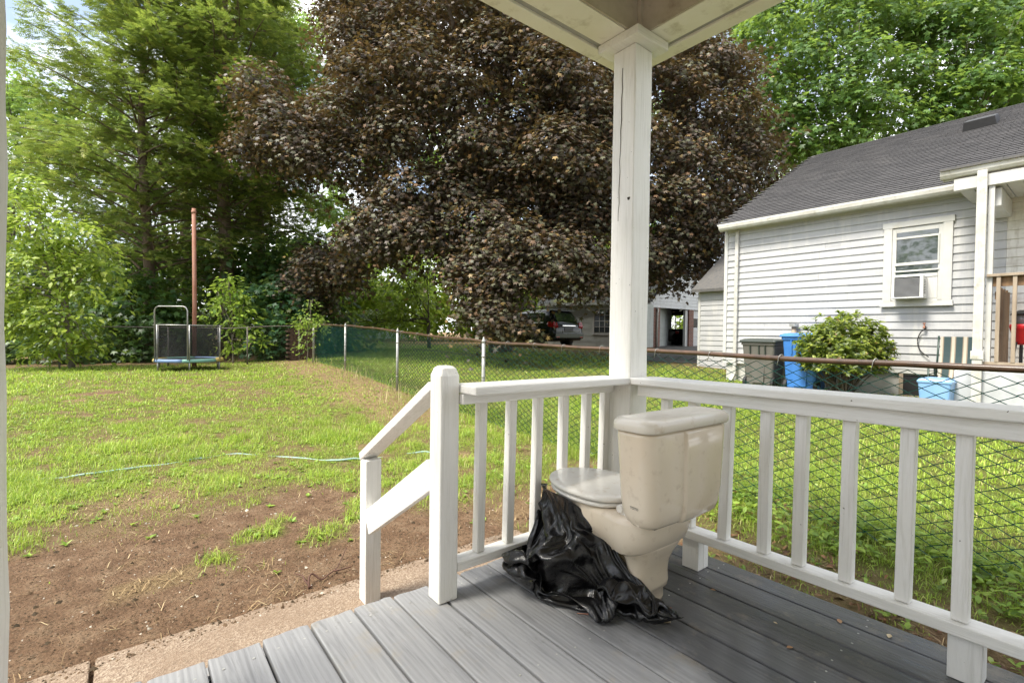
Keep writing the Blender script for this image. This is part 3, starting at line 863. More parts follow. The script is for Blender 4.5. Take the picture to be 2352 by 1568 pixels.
# ------------------------------------------------------------------ black rubbish bag slumped against the bowl
def norm_rows(a): return a / (np.linalg.norm(a, axis=1, keepdims=True) + 1e-9)
def catmull(P, t):
    P = np.asarray(P, float); n = len(P)
    t = np.clip(t, 0, 1) * (n - 1)
    i = np.minimum(np.floor(t).astype(int), n - 2); f = (t - i)[..., None]
    p0 = P[np.maximum(i - 1, 0)]; p1 = P[i]; p2 = P[i + 1]; p3 = P[np.minimum(i + 2, n - 1)]
    return 0.5 * (2 * p1 + (-p0 + p2) * f + (2 * p0 - 5 * p1 + 4 * p2 - p3) * f ** 2 + (-p0 + 3 * p1 - 3 * p2 + p3) * f ** 3)

def build_bag():
    """a plastic sheet pinned along the bowl's rim is dropped on the floor with a short cloth simulation"""
    top = np.array([(1.62, 1.75, .765), (1.56, 1.735, .785), (1.52, 1.68, .79), (1.503, 1.61, .79), (1.50, 1.54, .79), (1.508, 1.47, .775),
                    (1.555, 1.41, .72), (1.58, 1.36, .655), (1.61, 1.30, .585), (1.64, 1.24, .51), (1.665, 1.18, .44), (1.69, 1.12, .395)])
    away = np.array([(-.55, .5, 0), (-.8, .35, 0), (-1, .15, 0), (-1, 0, 0), (-1, -.15, 0), (-1, -.3, 0), (-.8, -.6, 0), (-.7, -.7, 0), (-.6, -.8, 0), (-.5, -.9, 0), (-.3, -.9, 0), (-.1, -.9, 0)])
    length = np.array([.50, .62, .78, .84, .78, .70, .66, .70, .74, .70, .48, .18])
    nu, nv, seed = 54, 38, 3
    u = np.linspace(0, 1, nu); v = np.linspace(0, 1, nv)
    T = catmull(top, u); O = norm_rows(catmull(away, u)); L = catmull(length[:, None] * np.ones(3), u)[:, 0]
    U, W = np.meshgrid(u, v, indexing='ij')
    s = W * L[:, None]; slope = .80
    drop = np.minimum(s, (T[:, 2] - .42)[:, None] / slope); ph = (s - drop) / .11
    hor = drop * sqrt(1 - slope ** 2) + .10 * (1 - np.abs((ph % 2) - 1))
    G = np.empty((nu, nv, 3))
    G[..., 0] = T[:, 0][:, None] + O[:, 0][:, None] * hor; G[..., 1] = T[:, 1][:, None] + O[:, 1][:, None] * hor
    G[..., 2] = T[:, 2][:, None] - drop * slope + .018 * ph
    k = np.minimum(1, W * 5)
    G[..., 0] += .07 * (fbm(U * 7, W * 4, seed, 3) - .5) * k; G[..., 1] += .12 * (fbm(U * 7 + 50, W * 4, seed + 7, 3) - .5) * k
    G[..., 2] += .03 * (fbm(U * 14 + 20, W * 7, seed + 9, 2) - .5) * k
    G[..., 2] = np.maximum(G[..., 2], .393)
    i = np.arange(nu * nv).reshape(nu, nv)
    F = np.stack([i[:-1, :-1].ravel(), i[:-1, 1:].ravel(), i[1:, 1:].ravel(), i[1:, :-1].ravel()], 1)
    sheet = np_mesh('sheet', G.reshape(-1, 3), F, M_bag)
    temp = [sheet]
    def solid(V_, F_):
        m_ = bpy.data.meshes.new('solid'); m_.from_pydata(V_, [], F_); ob = bpy.data.objects.new('solid', m_); COL.objects.link(ob)
        ob.modifiers.new('collide', 'COLLISION'); ob.collision.thickness_outer = .004; ob.collision.cloth_friction = 25
        temp.append(ob)
    solid([(.5, .3, .38), (3, .3, .38), (3, 2.8, .38), (.5, 2.8, .38)], [(0, 1, 2, 3)])
    def drum(cx, cy, rx, ry, z0, z1, rx2, ry2, n=28):
        solid([(cx + rx * cos(2 * pi * q / n), cy + ry * sin(2 * pi * q / n), z0) for q in range(n)] + [(cx + rx2 * cos(2 * pi * q / n), cy + ry2 * sin(2 * pi * q / n), z1) for q in range(n)],
              [(q, (q + 1) % n, n + (q + 1) % n, n + q) for q in range(n)] + [tuple(range(n, 2 * n))])
    drum(1.715, 1.46, .08, .16, .38, .58, .08, .16); drum(1.715, 1.48, .09, .18, .57, .68, .16, .25)
    drum(1.715, 1.47, .185, .265, .67, .775, .185, .265); drum(1.715, 1.25, .095, .07, .38, .66, .095, .07)
    vg = sheet.vertex_groups.new(name='pin'); vg.add([int(q) for q in i[:, 0]], 1.0, 'REPLACE')
    cl = sheet.modifiers.new('cloth', 'CLOTH'); c_ = cl.settings
    c_.quality = 6; c_.mass = .12; c_.tension_stiffness = 20; c_.compression_stiffness = 20; c_.shear_stiffness = 8; c_.bending_stiffness = .35
    c_.tension_damping = 6; c_.compression_damping = 6; c_.shear_damping = 6; c_.bending_damping = .5; c_.air_damping = 1.5
    c_.vertex_group_mass = 'pin'; c_.shrink_min = -.05; c_.shrink_max = -.05
    cc = cl.collision_settings; cc.use_collision = True; cc.distance_min = .004; cc.use_self_collision = True; cc.self_distance_min = .008; cc.collision_quality = 2
    for f_ in range(1, 20): SC.frame_set(f_)
    ev = sheet.evaluated_get(bpy.context.evaluated_depsgraph_get()); m_ = ev.to_mesh()
    V = np.empty(len(m_.vertices) * 3); m_.vertices.foreach_get('co', V); V = V.reshape(-1, 3).copy(); ev.to_mesh_clear()
    for ob in temp: bpy.data.objects.remove(ob)
    SC.frame_set(1)
    low = smooth((.60 - V[:, 2]) / .18) * smooth((1.42 - V[:, 1]) / .18) * smooth((V[:, 0] - 1.33) / .1)
    V[:, 1] -= .095 * low; V[:, 0] -= .030 * low
    low2 = smooth((.66 - V[:, 2]) / .2) * smooth((V[:, 1] - 1.30) / .2); V[:, 0] -= .060 * low2
    V[:, 2] = np.maximum(V[:, 2], .383) + SH(V[:, 0], V[:, 1])
    o = np_mesh('rubbish_bag', V, F, M_bag, smooth_=True, origin=(1.45, 1.4, DECK))
    sd_ = o.modifiers.new('thick', 'SOLIDIFY'); sd_.thickness = 0.0012
    su_ = o.modifiers.new('sub', 'SUBSURF'); su_.levels = 1; su_.render_levels = 1
    tag(o, 'crumpled wet black plastic bag draped off the toilet onto the floor', 'plastic bag')
build_bag()

# ------------------------------------------------------------------ small litter on the floor boards
def dz_(x, y): return DECK + SH(x, y)
rr = random.Random(21)
def curled_leaf(name, label, x, y, L, ang, mat_, cat='leaf', z=None):
    z = dz_(x, y) + 0.002 if z is None else z
    V, F = [], []
    for k in range(6):
        u = k / 5
        w = L * 0.30 * sin(pi * min(1, u * 0.92 + 0.06)); c = Vector((L * (u - 0.5), 0, 0.25 * L * (u - 0.4) ** 2))
        for s in (-1, 0, 1):
            V.append((c.x, c.y + s * w, c.z + abs(s) * w * 0.5))
    for k in range(5):
        for s in range(2): F.append((k * 3 + s, k * 3 + s + 1, (k + 1) * 3 + s + 1, (k + 1) * 3 + s))
    ca, sa = cos(ang), sin(ang)
    mb = MB().add([(x + a * ca - b * sa, y + a * sa + b * ca, z + c) for a, b, c in V], F)
    o = obj(name, mb, mat_, smooth_=True, origin=(x, y, z), recalc=False)
    return tag(o, label, cat)
M_deadleaf = simple('dead_leaf', (0.30, 0.15, 0.07), (0.42, 0.27, 0.13), 20, 0.7)
M_paleleaf = simple('pale_dead_leaf', (0.55, 0.45, 0.28), (0.45, 0.33, 0.18), 20, 0.7)
curled_leaf('dead_leaf', 'curled brown leaf lying in the floor gap nearest the railing', 2.195, 0.67, 0.030, 0.5, M_deadleaf)
curled_leaf('dead_leaf', 'tiny pale leaf scrap on the wet floor right of the toilet', 1.98, 0.82, 0.016, 1.5, M_paleleaf)
curled_leaf('dead_leaf', 'thin tan leaf on the outermost floor board under the railing', 2.235, 0.52, 0.028, 0.1, M_paleleaf)
curled_leaf('dead_leaf', 'small brown seed wing behind the toilet foot on wet boards', 2.02, 1.10, 0.022, 2.2, M_deadleaf)
curled_leaf('dead_leaf', 'brown leaf flake on the middle wet boards right of the bag', 1.86, 0.72, 0.026, 2.7, M_deadleaf)
def nail(label, p, q):
    t = thing('nail', label, 'nail', p)
    p, q = Vector(p), Vector(q); d = (q - p).normalized()
    obj('shank', MB().tube([p, q], [0.0016, 0.0019], 6), M_rust, t)
    obj('head', MB().tube([q, q + d * 0.0018], 0.0052, 8), M_rust, t)
nail('rusty nail lying flat on the boards in front of the bag', (1.405, 1.335, dz_(1.4, 1.33) + 0.004), (1.435, 1.305, dz_(1.43, 1.3) + 0.004))
nail('dark nail leaning on the tan chip beside the bag', (1.660, 1.083, dz_(1.66, 1.09) + 0.003), (1.685, 1.092, dz_(1.66, 1.09) + 0.040))
mb = MB().prism([(1.622, 1.090), (1.650, 1.070), (1.690, 1.092), (1.684, 1.118), (1.660, 1.128)], 'z', DECK + 0.002, DECK + 0.010).tilt()
tag(obj('floor_chip', mb, simple('tan_vinyl', (0.42, 0.35, 0.23), (0.34, 0.27, 0.17), 20, 0.6), origin=(1.65, 1.10, DECK), bevel=0.001),
    'chipped tan piece of flooring beside the hem of the bag', 'floor chip')

# ------------------------------------------------------------------ garden hose
hp = [(-1.4, 6.5), (-0.95, 6.45), (-0.40, 6.30), (0.1, 6.28), (0.55, 6.33), (0.95, 6.35), (1.30, 6.0), (1.55, 5.75), (1.80, 5.45), (2.10, 5.35), (2.6, 5.3), (3.0, 5.0)]
hq = catmull(np.array([(a, b, 0) for a, b in hp]), np.linspace(0, 1, 110))
def hose_z(x, y):
    return gz(x, y) + 0.014 + 0.010 * sin(x * 7.0) * sin(y * 5.0)
mb = MB().tube([(a, b, hose_z(a, b) - 0.002 - 0.018 * float(smooth((fbm(a * 1.3, b * 1.3, 77) - 0.45) / 0.1))) for a, b, _ in hq], 0.0115, 8)
tag(obj('garden_hose', mb, simple('aqua_hose', (0.30, 0.42, 0.38), (0.22, 0.34, 0.31), 5, 0.6), smooth_=True), 'pale green garden hose lying across the grass', 'hose')

# dry roots beside the stair post
tw = thing('dry_twig', 'dark curling root lying beside the stair post on the soil', 'twig', (0.95, 2.93, 0.04))
for pts in ([(0.80, 2.86, .03), (0.81, 2.90, .07), (0.84, 2.93, .075), (0.88, 2.90, .04), (0.93, 2.92, .05), (1.0, 2.98, .045), (1.06, 3.05, .08), (1.10, 3.10, .10)],
            [(0.81, 2.86, .035), (0.79, 2.92, .06), (0.80, 2.99, .05), (0.77, 3.06, .045)], [(0.97, 2.95, .045), (1.02, 2.93, .05), (1.08, 2.95, .04)]):
    q = catmull(np.array(pts), np.linspace(0, 1, 22))
    obj('stem', MB().tube(q, [0.006 * (1 - 0.6 * k / 21) for k in range(22)], 6), simple('root_bark', (0.10, 0.045, 0.03), None, 20, 0.8) if 'root_bark' not in MATS else MATS['root_bark'], tw, smooth_=True)

# ------------------------------------------------------------------ chain link fences
def fence_mesh(p0, p1, h0, zbase, pitch, r, nside=4, sag=0.0):
    """woven zigzag wires between two ground points; returns V, F"""
    p0, p1 = np.array(p0, float), np.array(p1, float)
    L = np.hypot(*(p1 - p0)); d = (p1 - p0) / L; nrm = np.array([d[1], -d[0]])
    n = int(L / pitch)
    rows = int(h0 / (pitch * 0.5))
    V, F = [], []
    k_ = np.arange(rows + 1)
    ang = np.arange(nside) * 2 * pi / nside
    for i in range(n):
        s = (i + 0.5 + np.where((k_ + i) % 2 == 0, 0.53, -0.53)) * pitch
        off = np.where((k_ + i) % 2 == 0, 1, -1) * r * 1.0
        x = p0[0] + d[0] * s + nrm[0] * off; y = p0[1] + d[1] * s + nrm[1] * off
        zb = zbase(p0[0] + d[0] * (i + .5) * pitch, p0[1] + d[1] * (i + .5) * pitch)
        z = zb + k_ * (h0 / rows)
        c = np.stack([x, y, z], 1)
        ring = c[:, None, :] + r * (np.cos(ang)[None, :, None] * np.array([nrm[0], nrm[1], 0.0]) + np.sin(ang)[None, :, None] * np.array([d[0] * 1.35, d[1] * 1.35, 0.0]))
        b0 = len(V) * 0
        V.append(ring.reshape(-1, 3))
    base = np.arange(rows)[:, None] * nside
    q = np.arange(nside)[None, :]; q2 = (q + 1) % nside
    f1 = np.stack([base + q, base + q2, base + nside + q2, base + nside + q], 2).reshape(-1, 4)
    F = (f1[None] + (np.arange(n) * (rows + 1) * nside)[:, None, None]).reshape(-1, 4)
    return np.concatenate(V), F

def fx(y): return 3.85 + 0.055 * y
FH = 1.21
fence = thing('chain_link_fence', 'green chain link fence with brown top rail between the two yards', 'fence', (4.2, 6, 0))
fy0, fy1 = -0.9, 16.45
def fbase(x, y): return gz(x, y) + 0.03
V, F = fence_mesh((fx(fy0), fy0), (fx(fy1), fy1), FH - 0.06, fbase, 0.070, 0.0042)
o = np_mesh('wire_mesh', V, F, M_greenwire, fence, smooth_=True); o['kind'] = 'stuff'
ys_ = np.linspace(fy0, fy1, 60)
obj('top_rail', MB().tube([(fx(y) - 0.012, y, fbase(fx(y), y) + FH - 0.025 + 0.006 * sin(y * 3.1)) for y in ys_], 0.021, 10), M_brownrail, fence, smooth_=True)
for y in (-0.85, 5.9, 9.25, 12.9, 16.42):
    zt = fbase(fx(y), y)
    big = y > 16 
    ob = obj('fence_post', MB().tube([(fx(y) - 0.05, y, zt - 0.1), (fx(y) - 0.05, y, zt + FH - 0.03)], 0.040 if big else 0.026, 12), M_galv, fence, smooth_=True)
    obj('post_cap', MB().loft([[(fx(y) - 0.05 + rad * cos(a), y + rad * sin(a), zt + FH - 0.045 + h) for a in np.linspace(0, 2 * pi, 12, endpoint=False)] for h, rad in ((0, 0.030 if not big else .044), (0.03, 0.030 if not big else .044), (0.05, 0.018), (0.075, 0.012), (0.09, 0.004))]), M_galv, fence, smooth_=True)
    for hh in (0.25, 0.65, 0.95):
        obj('band', MB().tube([(fx(y) - 0.05, y, zt + hh), (fx(y) - 0.05, y, zt + hh + 0.02)], 0.044 if big else 0.030, 12), M_galv, fence, smooth_=True)
for y in np.arange(0.35, 16.2, 0.62):
    y = y + rr.uniform(-.1, .1); zt = fbase(fx(y), y) + FH - 0.025
    q = [(fx(y) - 0.012 + 0.027 * cos(a), y + 0.006 * a, zt + 0.027 * sin(a)) for a in np.linspace(-0.6 * pi, 1.15 * pi, 12)] + [(fx(y) - 0.035, y + 0.03, zt - 0.06)]
    obj('tie_wire', MB().tube(q, 0.0028, 5), M_galv, fence, smooth_=True)
bf = thing('back_fence', 'old rusty chain link fence under the trees behind the trampoline', 'fence', (-1, 18.7, 0.2))
V, F = fence_mesh((-7.0, 19.0), (4.62, 17.6), 1.15, fbase, 0.085, 0.0022, 3)
o = np_mesh('wire_mesh', V, F, M_oldwire, bf); o['kind'] = 'stuff'
obj('top_rail', MB().tube([(x, 19.0 - (x + 7) * 1.4 / 11.62, fbase(x, 18.5) + 1.17) for x in np.linspace(-7, 4.62, 30)], 0.018, 8), M_oldwire, bf, smooth_=True)
for x in (-6.0, -3.7, -1.55, 0.9, 3.0, 4.55):
    y = 19.0 - (x + 7) * 1.4 / 11.62 - 0.04
    obj('fence_post', MB().tube([(x, y, gz(x, y) - 0.1), (x, y, gz(x, y) + 1.22)], 0.024, 10), M_oldwire, bf, smooth_=True)
# ------------------------------------------------------------------ white house next door
house = thing('house', 'white sided house with charcoal shingle roof beyond the fence', 'house', (11.0, 2.0, 0.4))
WX = 11.0; SY0, SY1 = -3.6, 5.78; EX = 0.1438
obj('wall_core', MB().box(WX + 0.012, 20.9, SY0, 5.84, 0.95, 4.02), M_siding, house)
g0 = gz(11, 4) - 0.3
obj('foundation', MB().box(WX + 0.05, 20.9, SY0, 5.80, g0, 0.948), M_foundation, house)
for k in range(21):
    z = 0.93 + k * EX
    cuts = [1.19] + sorted(random.Random(k).uniform(a_, a_ + 1.0) for a_ in ((2.9, 4.3) if k % 2 else (3.4,))) + [SY1]
    for q in range(len(cuts) - 1):
        d_ = 0.0015 * ((k + q) % 3)
        obj('siding_plank', MB().prism([(WX + 0.010, z), (WX - 0.017 - d_, z), (WX - 0.018 - d_, z + 0.007), (WX - 0.001, z + EX - 0.002), (WX + 0.010, z + EX - 0.002)], 'y', cuts[q], cuts[q + 1] - (0.002 if q < len(cuts) - 2 else 0)), M_siding, house)
    obj('siding_plank', MB().prism([(WX + 0.010, z), (WX - 0.016, z), (WX - 0.017, z + 0.006), (WX - 0.001, z + EX - 0.002), (WX + 0.010, z + EX - 0.002)], 'y', SY0, 1.188), M_siding_sh, house)
obj('corner_board', MB().box(WX - 0.03, WX + 0.06, 5.782, 5.86, 0.93, 3.93), M_trim, house, bevel=0.004)
obj('skirt_board', MB().box(WX - 0.012, WX + 0.03, SY0, 5.86, 0.86, 0.928), M_trim, house)
obj('frieze_board', MB().box(WX - 0.03, WX + 0.01, 1.5, 5.80, 3.885, 3.985), M_trim, house)
obj('soffit', MB().box(10.76, WX + 0.01, 1.5, 5.86, 3.99, 4.005), M_trim, house)
# gutter with a rolled front
gp = [(10.775, 4.02), (10.775, 3.915), (10.74, 3.905), (10.70, 3.915), (10.675, 3.955), (10.665, 4.02), (10.675, 4.03), (10.685, 4.02), (10.692, 3.96), (10.71, 3.93), (10.74, 3.92), (10.762, 3.93), (10.762, 4.02)]
obj('gutter', MB().prism(gp, 'y', 1.62, 5.86), M_gutter, house)
obj('fascia', MB().box(10.778, 10.80, 1.6, 5.865, 3.90, 4.045), M_trim, house)
def downspout(y, x, z0, z1, w=0.075, d=0.06, par=house):
    ob = obj('downspout', MB().box(x - d, x, y - w / 2, y + w / 2, z0, z1), M_gutter, par, bevel=0.008)
    for q in (-0.02, 0.0, 0.02):
        obj('rib', MB().box(x - d - 0.004, x - d - 0.0005, y + q - 0.004, y + q + 0.004, z0 + 0.02, z1 - 0.02), M_gutter, ob)
    return ob
dsp = downspout(5.55, WX - 0.02, 0.62, 3.92)
obj('elbow', MB().bar((WX - 0.05, 5.55, 0.62), (WX - 0.20, 5.57, 0.45), 0.075, 0.06), M_gutter, house)
obj('gable_trim', MB().bar((10.74, 5.865, 3.98), (16.0, 5.865, 6.80), 0.05, 0.12), M_trim, house)
# roof slope towards the yard
RX0, RZ0, RX1, RZ1 = 10.70, 4.055, 16.0, 6.895
sl = Vector((RX1 - RX0, 0, RZ1 - RZ0)); SLEN = sl.length; sl.normalize(); rn = Vector((-sl.z, 0, sl.x))
def roofpt(s, y, h=0.0): 
    p = Vector((RX0, 0, RZ0)) + sl * s + rn * h
    return (p.x, y, p.z)
roofp = obj('roof', MB().add([roofpt(0, -3.7, -0.02), roofpt(0, 5.90, -0.02), roofpt(SLEN, 5.90, -0.02), roofpt(SLEN, -3.7, -0.02), (21.3, -3.7, 4.03), (21.3, 5.90, 4.03)],
            [(0, 1, 2, 3), (3, 2, 5, 4)]), M_roofdark, house, recalc=False)
EXPO, TABW = 0.135, 0.305
rows = int(SLEN / EXPO)
tabs = []
rr = random.Random(31)
for r in range(rows):
    off = (r % 2) * TABW / 2 + rr.uniform(-.02, .02)
    y = 6.02
    k = 0
    ystart = 5.91 - off
    while ystart > -3.6:
        w = TABW - 0.008
        y1 = min(ystart, 5.91); y0 = max(ystart - w, -3.7)
        if y1 - y0 > 0.04: tabs.append((r, y0, y1, rr.uniform(0, 0.004)))
        ystart -= TABW
tab_me = None
def tab_verts(w):
    # butt edge thick, tucked under the course above
    L_ = EXPO * 1.12
    return [(0, 0, 0.0), (0, w, 0.0), (0, 0, 0.020), (0, w, 0.020), (L_, 0, 0.001), (L_, w, 0.001)], [(0, 2, 3, 1), (2, 4, 5, 3), (0, 4, 2), (1, 3, 5)]
camv = Vector((0, 0, CAMZ))
def tab_key(t):
    p = Vector(roofpt(t[0] * EXPO, (t[1] + t[2]) / 2)); return (p - camv).length
full = [t for t in tabs if t[2] - t[1] > TABW - 0.02 and t[1] > 0.2]
full.sort(key=tab_key)
near = set(id(t) for t in full[:300])
tv, tf = tab_verts(TABW - 0.008)
tab_me = bpy.data.meshes.new('shingle'); tab_me.from_pydata(tv, [], tf); tab_me.materials.append(M_shingle)
Rm = Matrix(((sl.x, 0, rn.x, 0), (0, 1, 0, 0), (sl.z, 0, rn.z, 0), (0, 0, 0, 1)))
rest = MB()
hp_ = Vector((11.0, 2.0, 0.4))
for t in tabs:
    r, y0, y1, j = t
    if id(t) in near:
        o = bpy.data.objects.new('shingle', tab_me); COL.objects.link(o); o.parent = roofp
        o.matrix_local = Matrix.Translation(Vector(roofpt(r * EXPO - 0.006, y0, -0.002 + j)) - hp_) @ Rm
    else:
        v_, f_ = tab_verts(y1 - y0)
        rest.add([roofpt(r * EXPO - 0.006 + a, y0 + b_, -0.002 + c + j) for a, b_, c in v_], f_)
o = obj('shingle_courses', rest, M_shingle, roofp, recalc=False, origin=hp_)
o.location = (0, 0, 0); o['kind'] = 'stuff'
obj('drip_edge', MB().box(10.69, 10.70, 1.6, 5.90, 4.02, 4.055), M_trim, house)
M_ventmetal = simple('black_vent', (0.03, 0.03, 0.032), None, 9, 0.5)
vs0 = 4.15
vent = obj('roof_vent', MB().add([roofpt(vs0, 1.75, 0), roofpt(vs0, 2.3, 0), roofpt(vs0 + .5, 2.3, 0), roofpt(vs0 + .5, 1.75, 0), roofpt(vs0 + .03, 1.78, .20), roofpt(vs0 + .03, 2.27, .20), roofpt(vs0 + .45, 2.27, .15), roofpt(vs0 + .45, 1.78, .15)],
            [(0, 1, 5, 4), (4, 5, 6, 7), (0, 4, 7, 3), (1, 2, 6, 5), (2, 3, 7, 6)]), M_ventmetal, house, bevel=0.01)

# window with storm sash
win = obj('window', MB().box(WX - 0.030, WX + 0.012, 1.83, 1.955, 2.16, 3.49).box(WX - 0.030, WX + 0.012, 2.665, 2.79, 2.16, 3.49)
          .box(WX - 0.032, WX + 0.012, 1.81, 2.81, 3.492, 3.60).box(WX - 0.034, WX + 0.012, 1.81, 2.81, 2.075, 2.158), M_trim, house, bevel=0.004)
obj('frame', MB().box(WX - 0.012, WX + 0.010, 1.957, 2.015, 2.17, 3.48).box(WX - 0.012, WX + 0.010, 2.605, 2.663, 2.17, 3.48)
    .box(WX - 0.011, WX + 0.010, 2.017, 2.603, 3.40, 3.48).box(WX - 0.012, WX + 0.010, 2.017, 2.603, 2.160, 2.195), M_trim, win)
obj('sash', MB().box(WX - 0.030, WX - 0.014, 2.0, 2.62, 3.275, 3.31).box(WX - 0.029, WX - 0.014, 2.0, 2.62, 2.80, 2.85).box(WX - 0.030, WX - 0.014, 2.0, 2.62, 2.685, 2.71)
    .box(WX - 0.022, WX - 0.012, 2.017, 2.603, 2.575, 2.635).box(WX - 0.028, WX - 0.013, 2.0, 2.022, 2.852, 3.274).box(WX - 0.028, WX - 0.013, 2.598, 2.62, 2.852, 3.274), M_trim, win, bevel=0.002)
obj('pane', MB().box(WX - 0.010, WX - 0.006, 2.023, 2.597, 2.852, 3.399), M_glass, win)
obj('pane', MB().box(WX - 0.009, WX - 0.005, 2.0, 2.62, 2.636, 2.80), M_glass, win)
M_panelw = simple('accordion_panel', (0.66, 0.65, 0.62), (0.55, 0.54, 0.52), 30, 0.5, stretch=(1, 12, 0.2))
for a in (2.018, 2.46):
    pl = obj('side_panel', MB().box(WX - 0.010, WX - 0.004, a, a + 0.145, 2.196, 2.574), M_panelw, win)
    for q in range(7):
        obj('pleat', MB().box(WX - 0.016, WX - 0.0105, a + 0.006 + q * 0.020, a + 0.016 + q * 0.020, 2.20, 2.57), M_panelw, pl)
win.location.x -= 0.020
obj('sill', MB().box(WX - 0.085, WX - 0.036, 1.80, 2.82, 2.06, 2.085), M_trim, house, bevel=0.003)
ac = thing('air_conditioner', 'white window air conditioner with dark louvred back', 'air conditioner', (10.85, 2.34, 2.2))
M_acw = simple('white_appliance', (0.74, 0.74, 0.72), (0.66, 0.66, 0.64), 6, 0.4)
obj('casing', MB().box(10.70, 10.975, 2.155, 2.165, 2.215, 2.565).box(10.70, 10.975, 2.585, 2.595, 2.215, 2.565).box(10.70, 10.975, 2.155, 2.595, 2.567, 2.58).box(10.69, 10.975, 2.15, 2.60, 2.195, 2.213)
    .box(10.695, 10.71, 2.166, 2.20, 2.214, 2.566).box(10.695, 10.71, 2.555, 2.584, 2.214, 2.566), M_acw, ac, bevel=0.003)
obj('coil', MB().box(10.725, 10.96, 2.20, 2.555, 2.22, 2.56), simple('coil', (0.07, 0.07, 0.075), None, 6, 0.6), ac)
for k in range(17):
    obj('louvre', MB().box(10.708, 10.722, 2.201, 2.554, 2.226 + k * 0.0195, 2.234 + k * 0.0195), simple('louvre_grey', (0.30, 0.30, 0.31), None, 5, 0.5) if 'louvre_grey' not in MATS else MATS['louvre_grey'], ac)
for k in range(9):
    obj('side_slot', MB().box(10.76 + 0.0, 10.84, 2.1485, 2.1545, 2.27 + k * 0.028, 2.279 + k * 0.028), M_shade_black, ac)
bw = obj('basement_window', MB().box(WX + 0.02, WX + 0.048, 1.75, 2.50, 0.46, 0.82), M_shade_black, house)
obj('frame', MB().box(WX - 0.01, WX + 0.019, 2.46, 2.52, 0.42, 0.85).box(WX - 0.01, WX + 0.019, 1.7, 2.459, 0.42, 0.465), M_weathered, bw)
cable = catmull(np.array([(10.97, 2.17, 1.72), (10.93, 2.15, 1.66), (10.95, 2.22, 1.60), (10.95, 2.26, 1.45), (10.95, 2.22, 1.28), (10.93, 2.10, 1.17)]), np.linspace(0, 1, 26))
cb = obj('cable', MB().tube(cable, 0.009, 6), M_blackrub, house, smooth_=True)
obj('faucet', MB().tube([(10.98, 2.17, 1.70), (10.92, 2.17, 1.70), (10.90, 2.17, 1.67)], 0.016, 8).tube([(10.93, 2.17, 1.70), (10.93, 2.17, 1.75)], 0.01, 8).tube([(10.93, 2.15, 1.755), (10.93, 2.19, 1.755)], 0.012, 8), M_rust, house)
# side porch of the house
sp = thing('side_porch', 'covered side porch of the white house with wooden railing and grey stucco base', 'porch', (9.8, 0.5, 0.4))
obj('base', MB().box(9.82, 10.985, -3.5, 1.585, 0.1, 1.02), M_stucco, sp, bevel=0.01)
obj('roof_beam', MB().box(9.80, 9.92, -3.5, 1.645, 3.73, 3.90), M_trim, sp, bevel=0.004)
obj('bracket_beam', MB().box(9.925, 10.98, 1.14, 1.36, 3.44, 3.70), M_trim, sp, bevel=0.004)
for k in range(16):
    obj('ceiling_board', MB().box(9.925, 10.98, 1.60 - k * 0.17 - 0.16, 1.60 - k * 0.17, 3.735, 3.75), M_trim, sp, bevel=0.004)
obj('gutter', MB().prism([(x - 0.92, z + 0.02) for x, z in gp], 'y', -3.5, 1.80), M_gutter, sp)
obj('fascia', MB().box(9.858, 9.88, -3.5, 1.78, 3.905, 4.06), M_trim, sp)
obj('roof_slope', MB().add([(9.72, -3.5, 4.07), (9.72, 1.80, 4.07), (11.3, 1.80, 4.40), (11.3, -3.5, 4.40), (9.72, -3.5, 4.04), (9.72, 1.80, 4.04), (11.3, 1.80, 4.37), (11.3, -3.5, 4.37)],
    [(0, 1, 2, 3), (4, 7, 6, 5), (0, 4, 5, 1), (1, 5, 6, 2), (3, 2, 6, 7), (0, 3, 7, 4)]), M_roofdark, sp)
downspout(1.325, 9.80, 0.45, 3.95, 0.11, 0.07, sp)
obj('downspout_collar', MB().box(9.715, 9.805, 1.255, 1.395, 1.20, 1.32), M_gutter, sp, bevel=0.004)
obj('porch_column', MB().box(9.83, 9.91, 1.20, 1.262, 1.02, 3.728), M_trim, sp)
obj('railing_cap', MB().box(9.78, 9.90, -2.5, 1.255, 2.40, 2.44), M_weathered, sp, bevel=0.004)
obj('railing_board', MB().box(9.845, 9.88, -2.5, 1.195, 2.26, 2.398), M_brownwood, sp)
obj('railing_foot', MB().box(9.80, 9.90, -2.5, 1.35, 1.10, 1.165), M_weathered, sp, bevel=0.004)
for k in range(10):
    y = 1.13 - k * 0.165
    obj('porch_baluster', MB().box(9.795, 9.840, y - 0.022, y + 0.022, 1.166, 2.395), M_weathered, sp, bevel=0.004)
for k in range(11):
    x = 9.96 + k * 0.092
    obj('screen_slat', MB().box(x, x + 0.075, 1.13, 1.15, 1.03, 2.22 + 0.02 * (k % 3)), M_brownwood, sp, bevel=0.006)
obj('screen_rail', MB().box(9.94, 10.98, 1.152, 1.18, 2.08, 2.19), M_brownwood, sp)
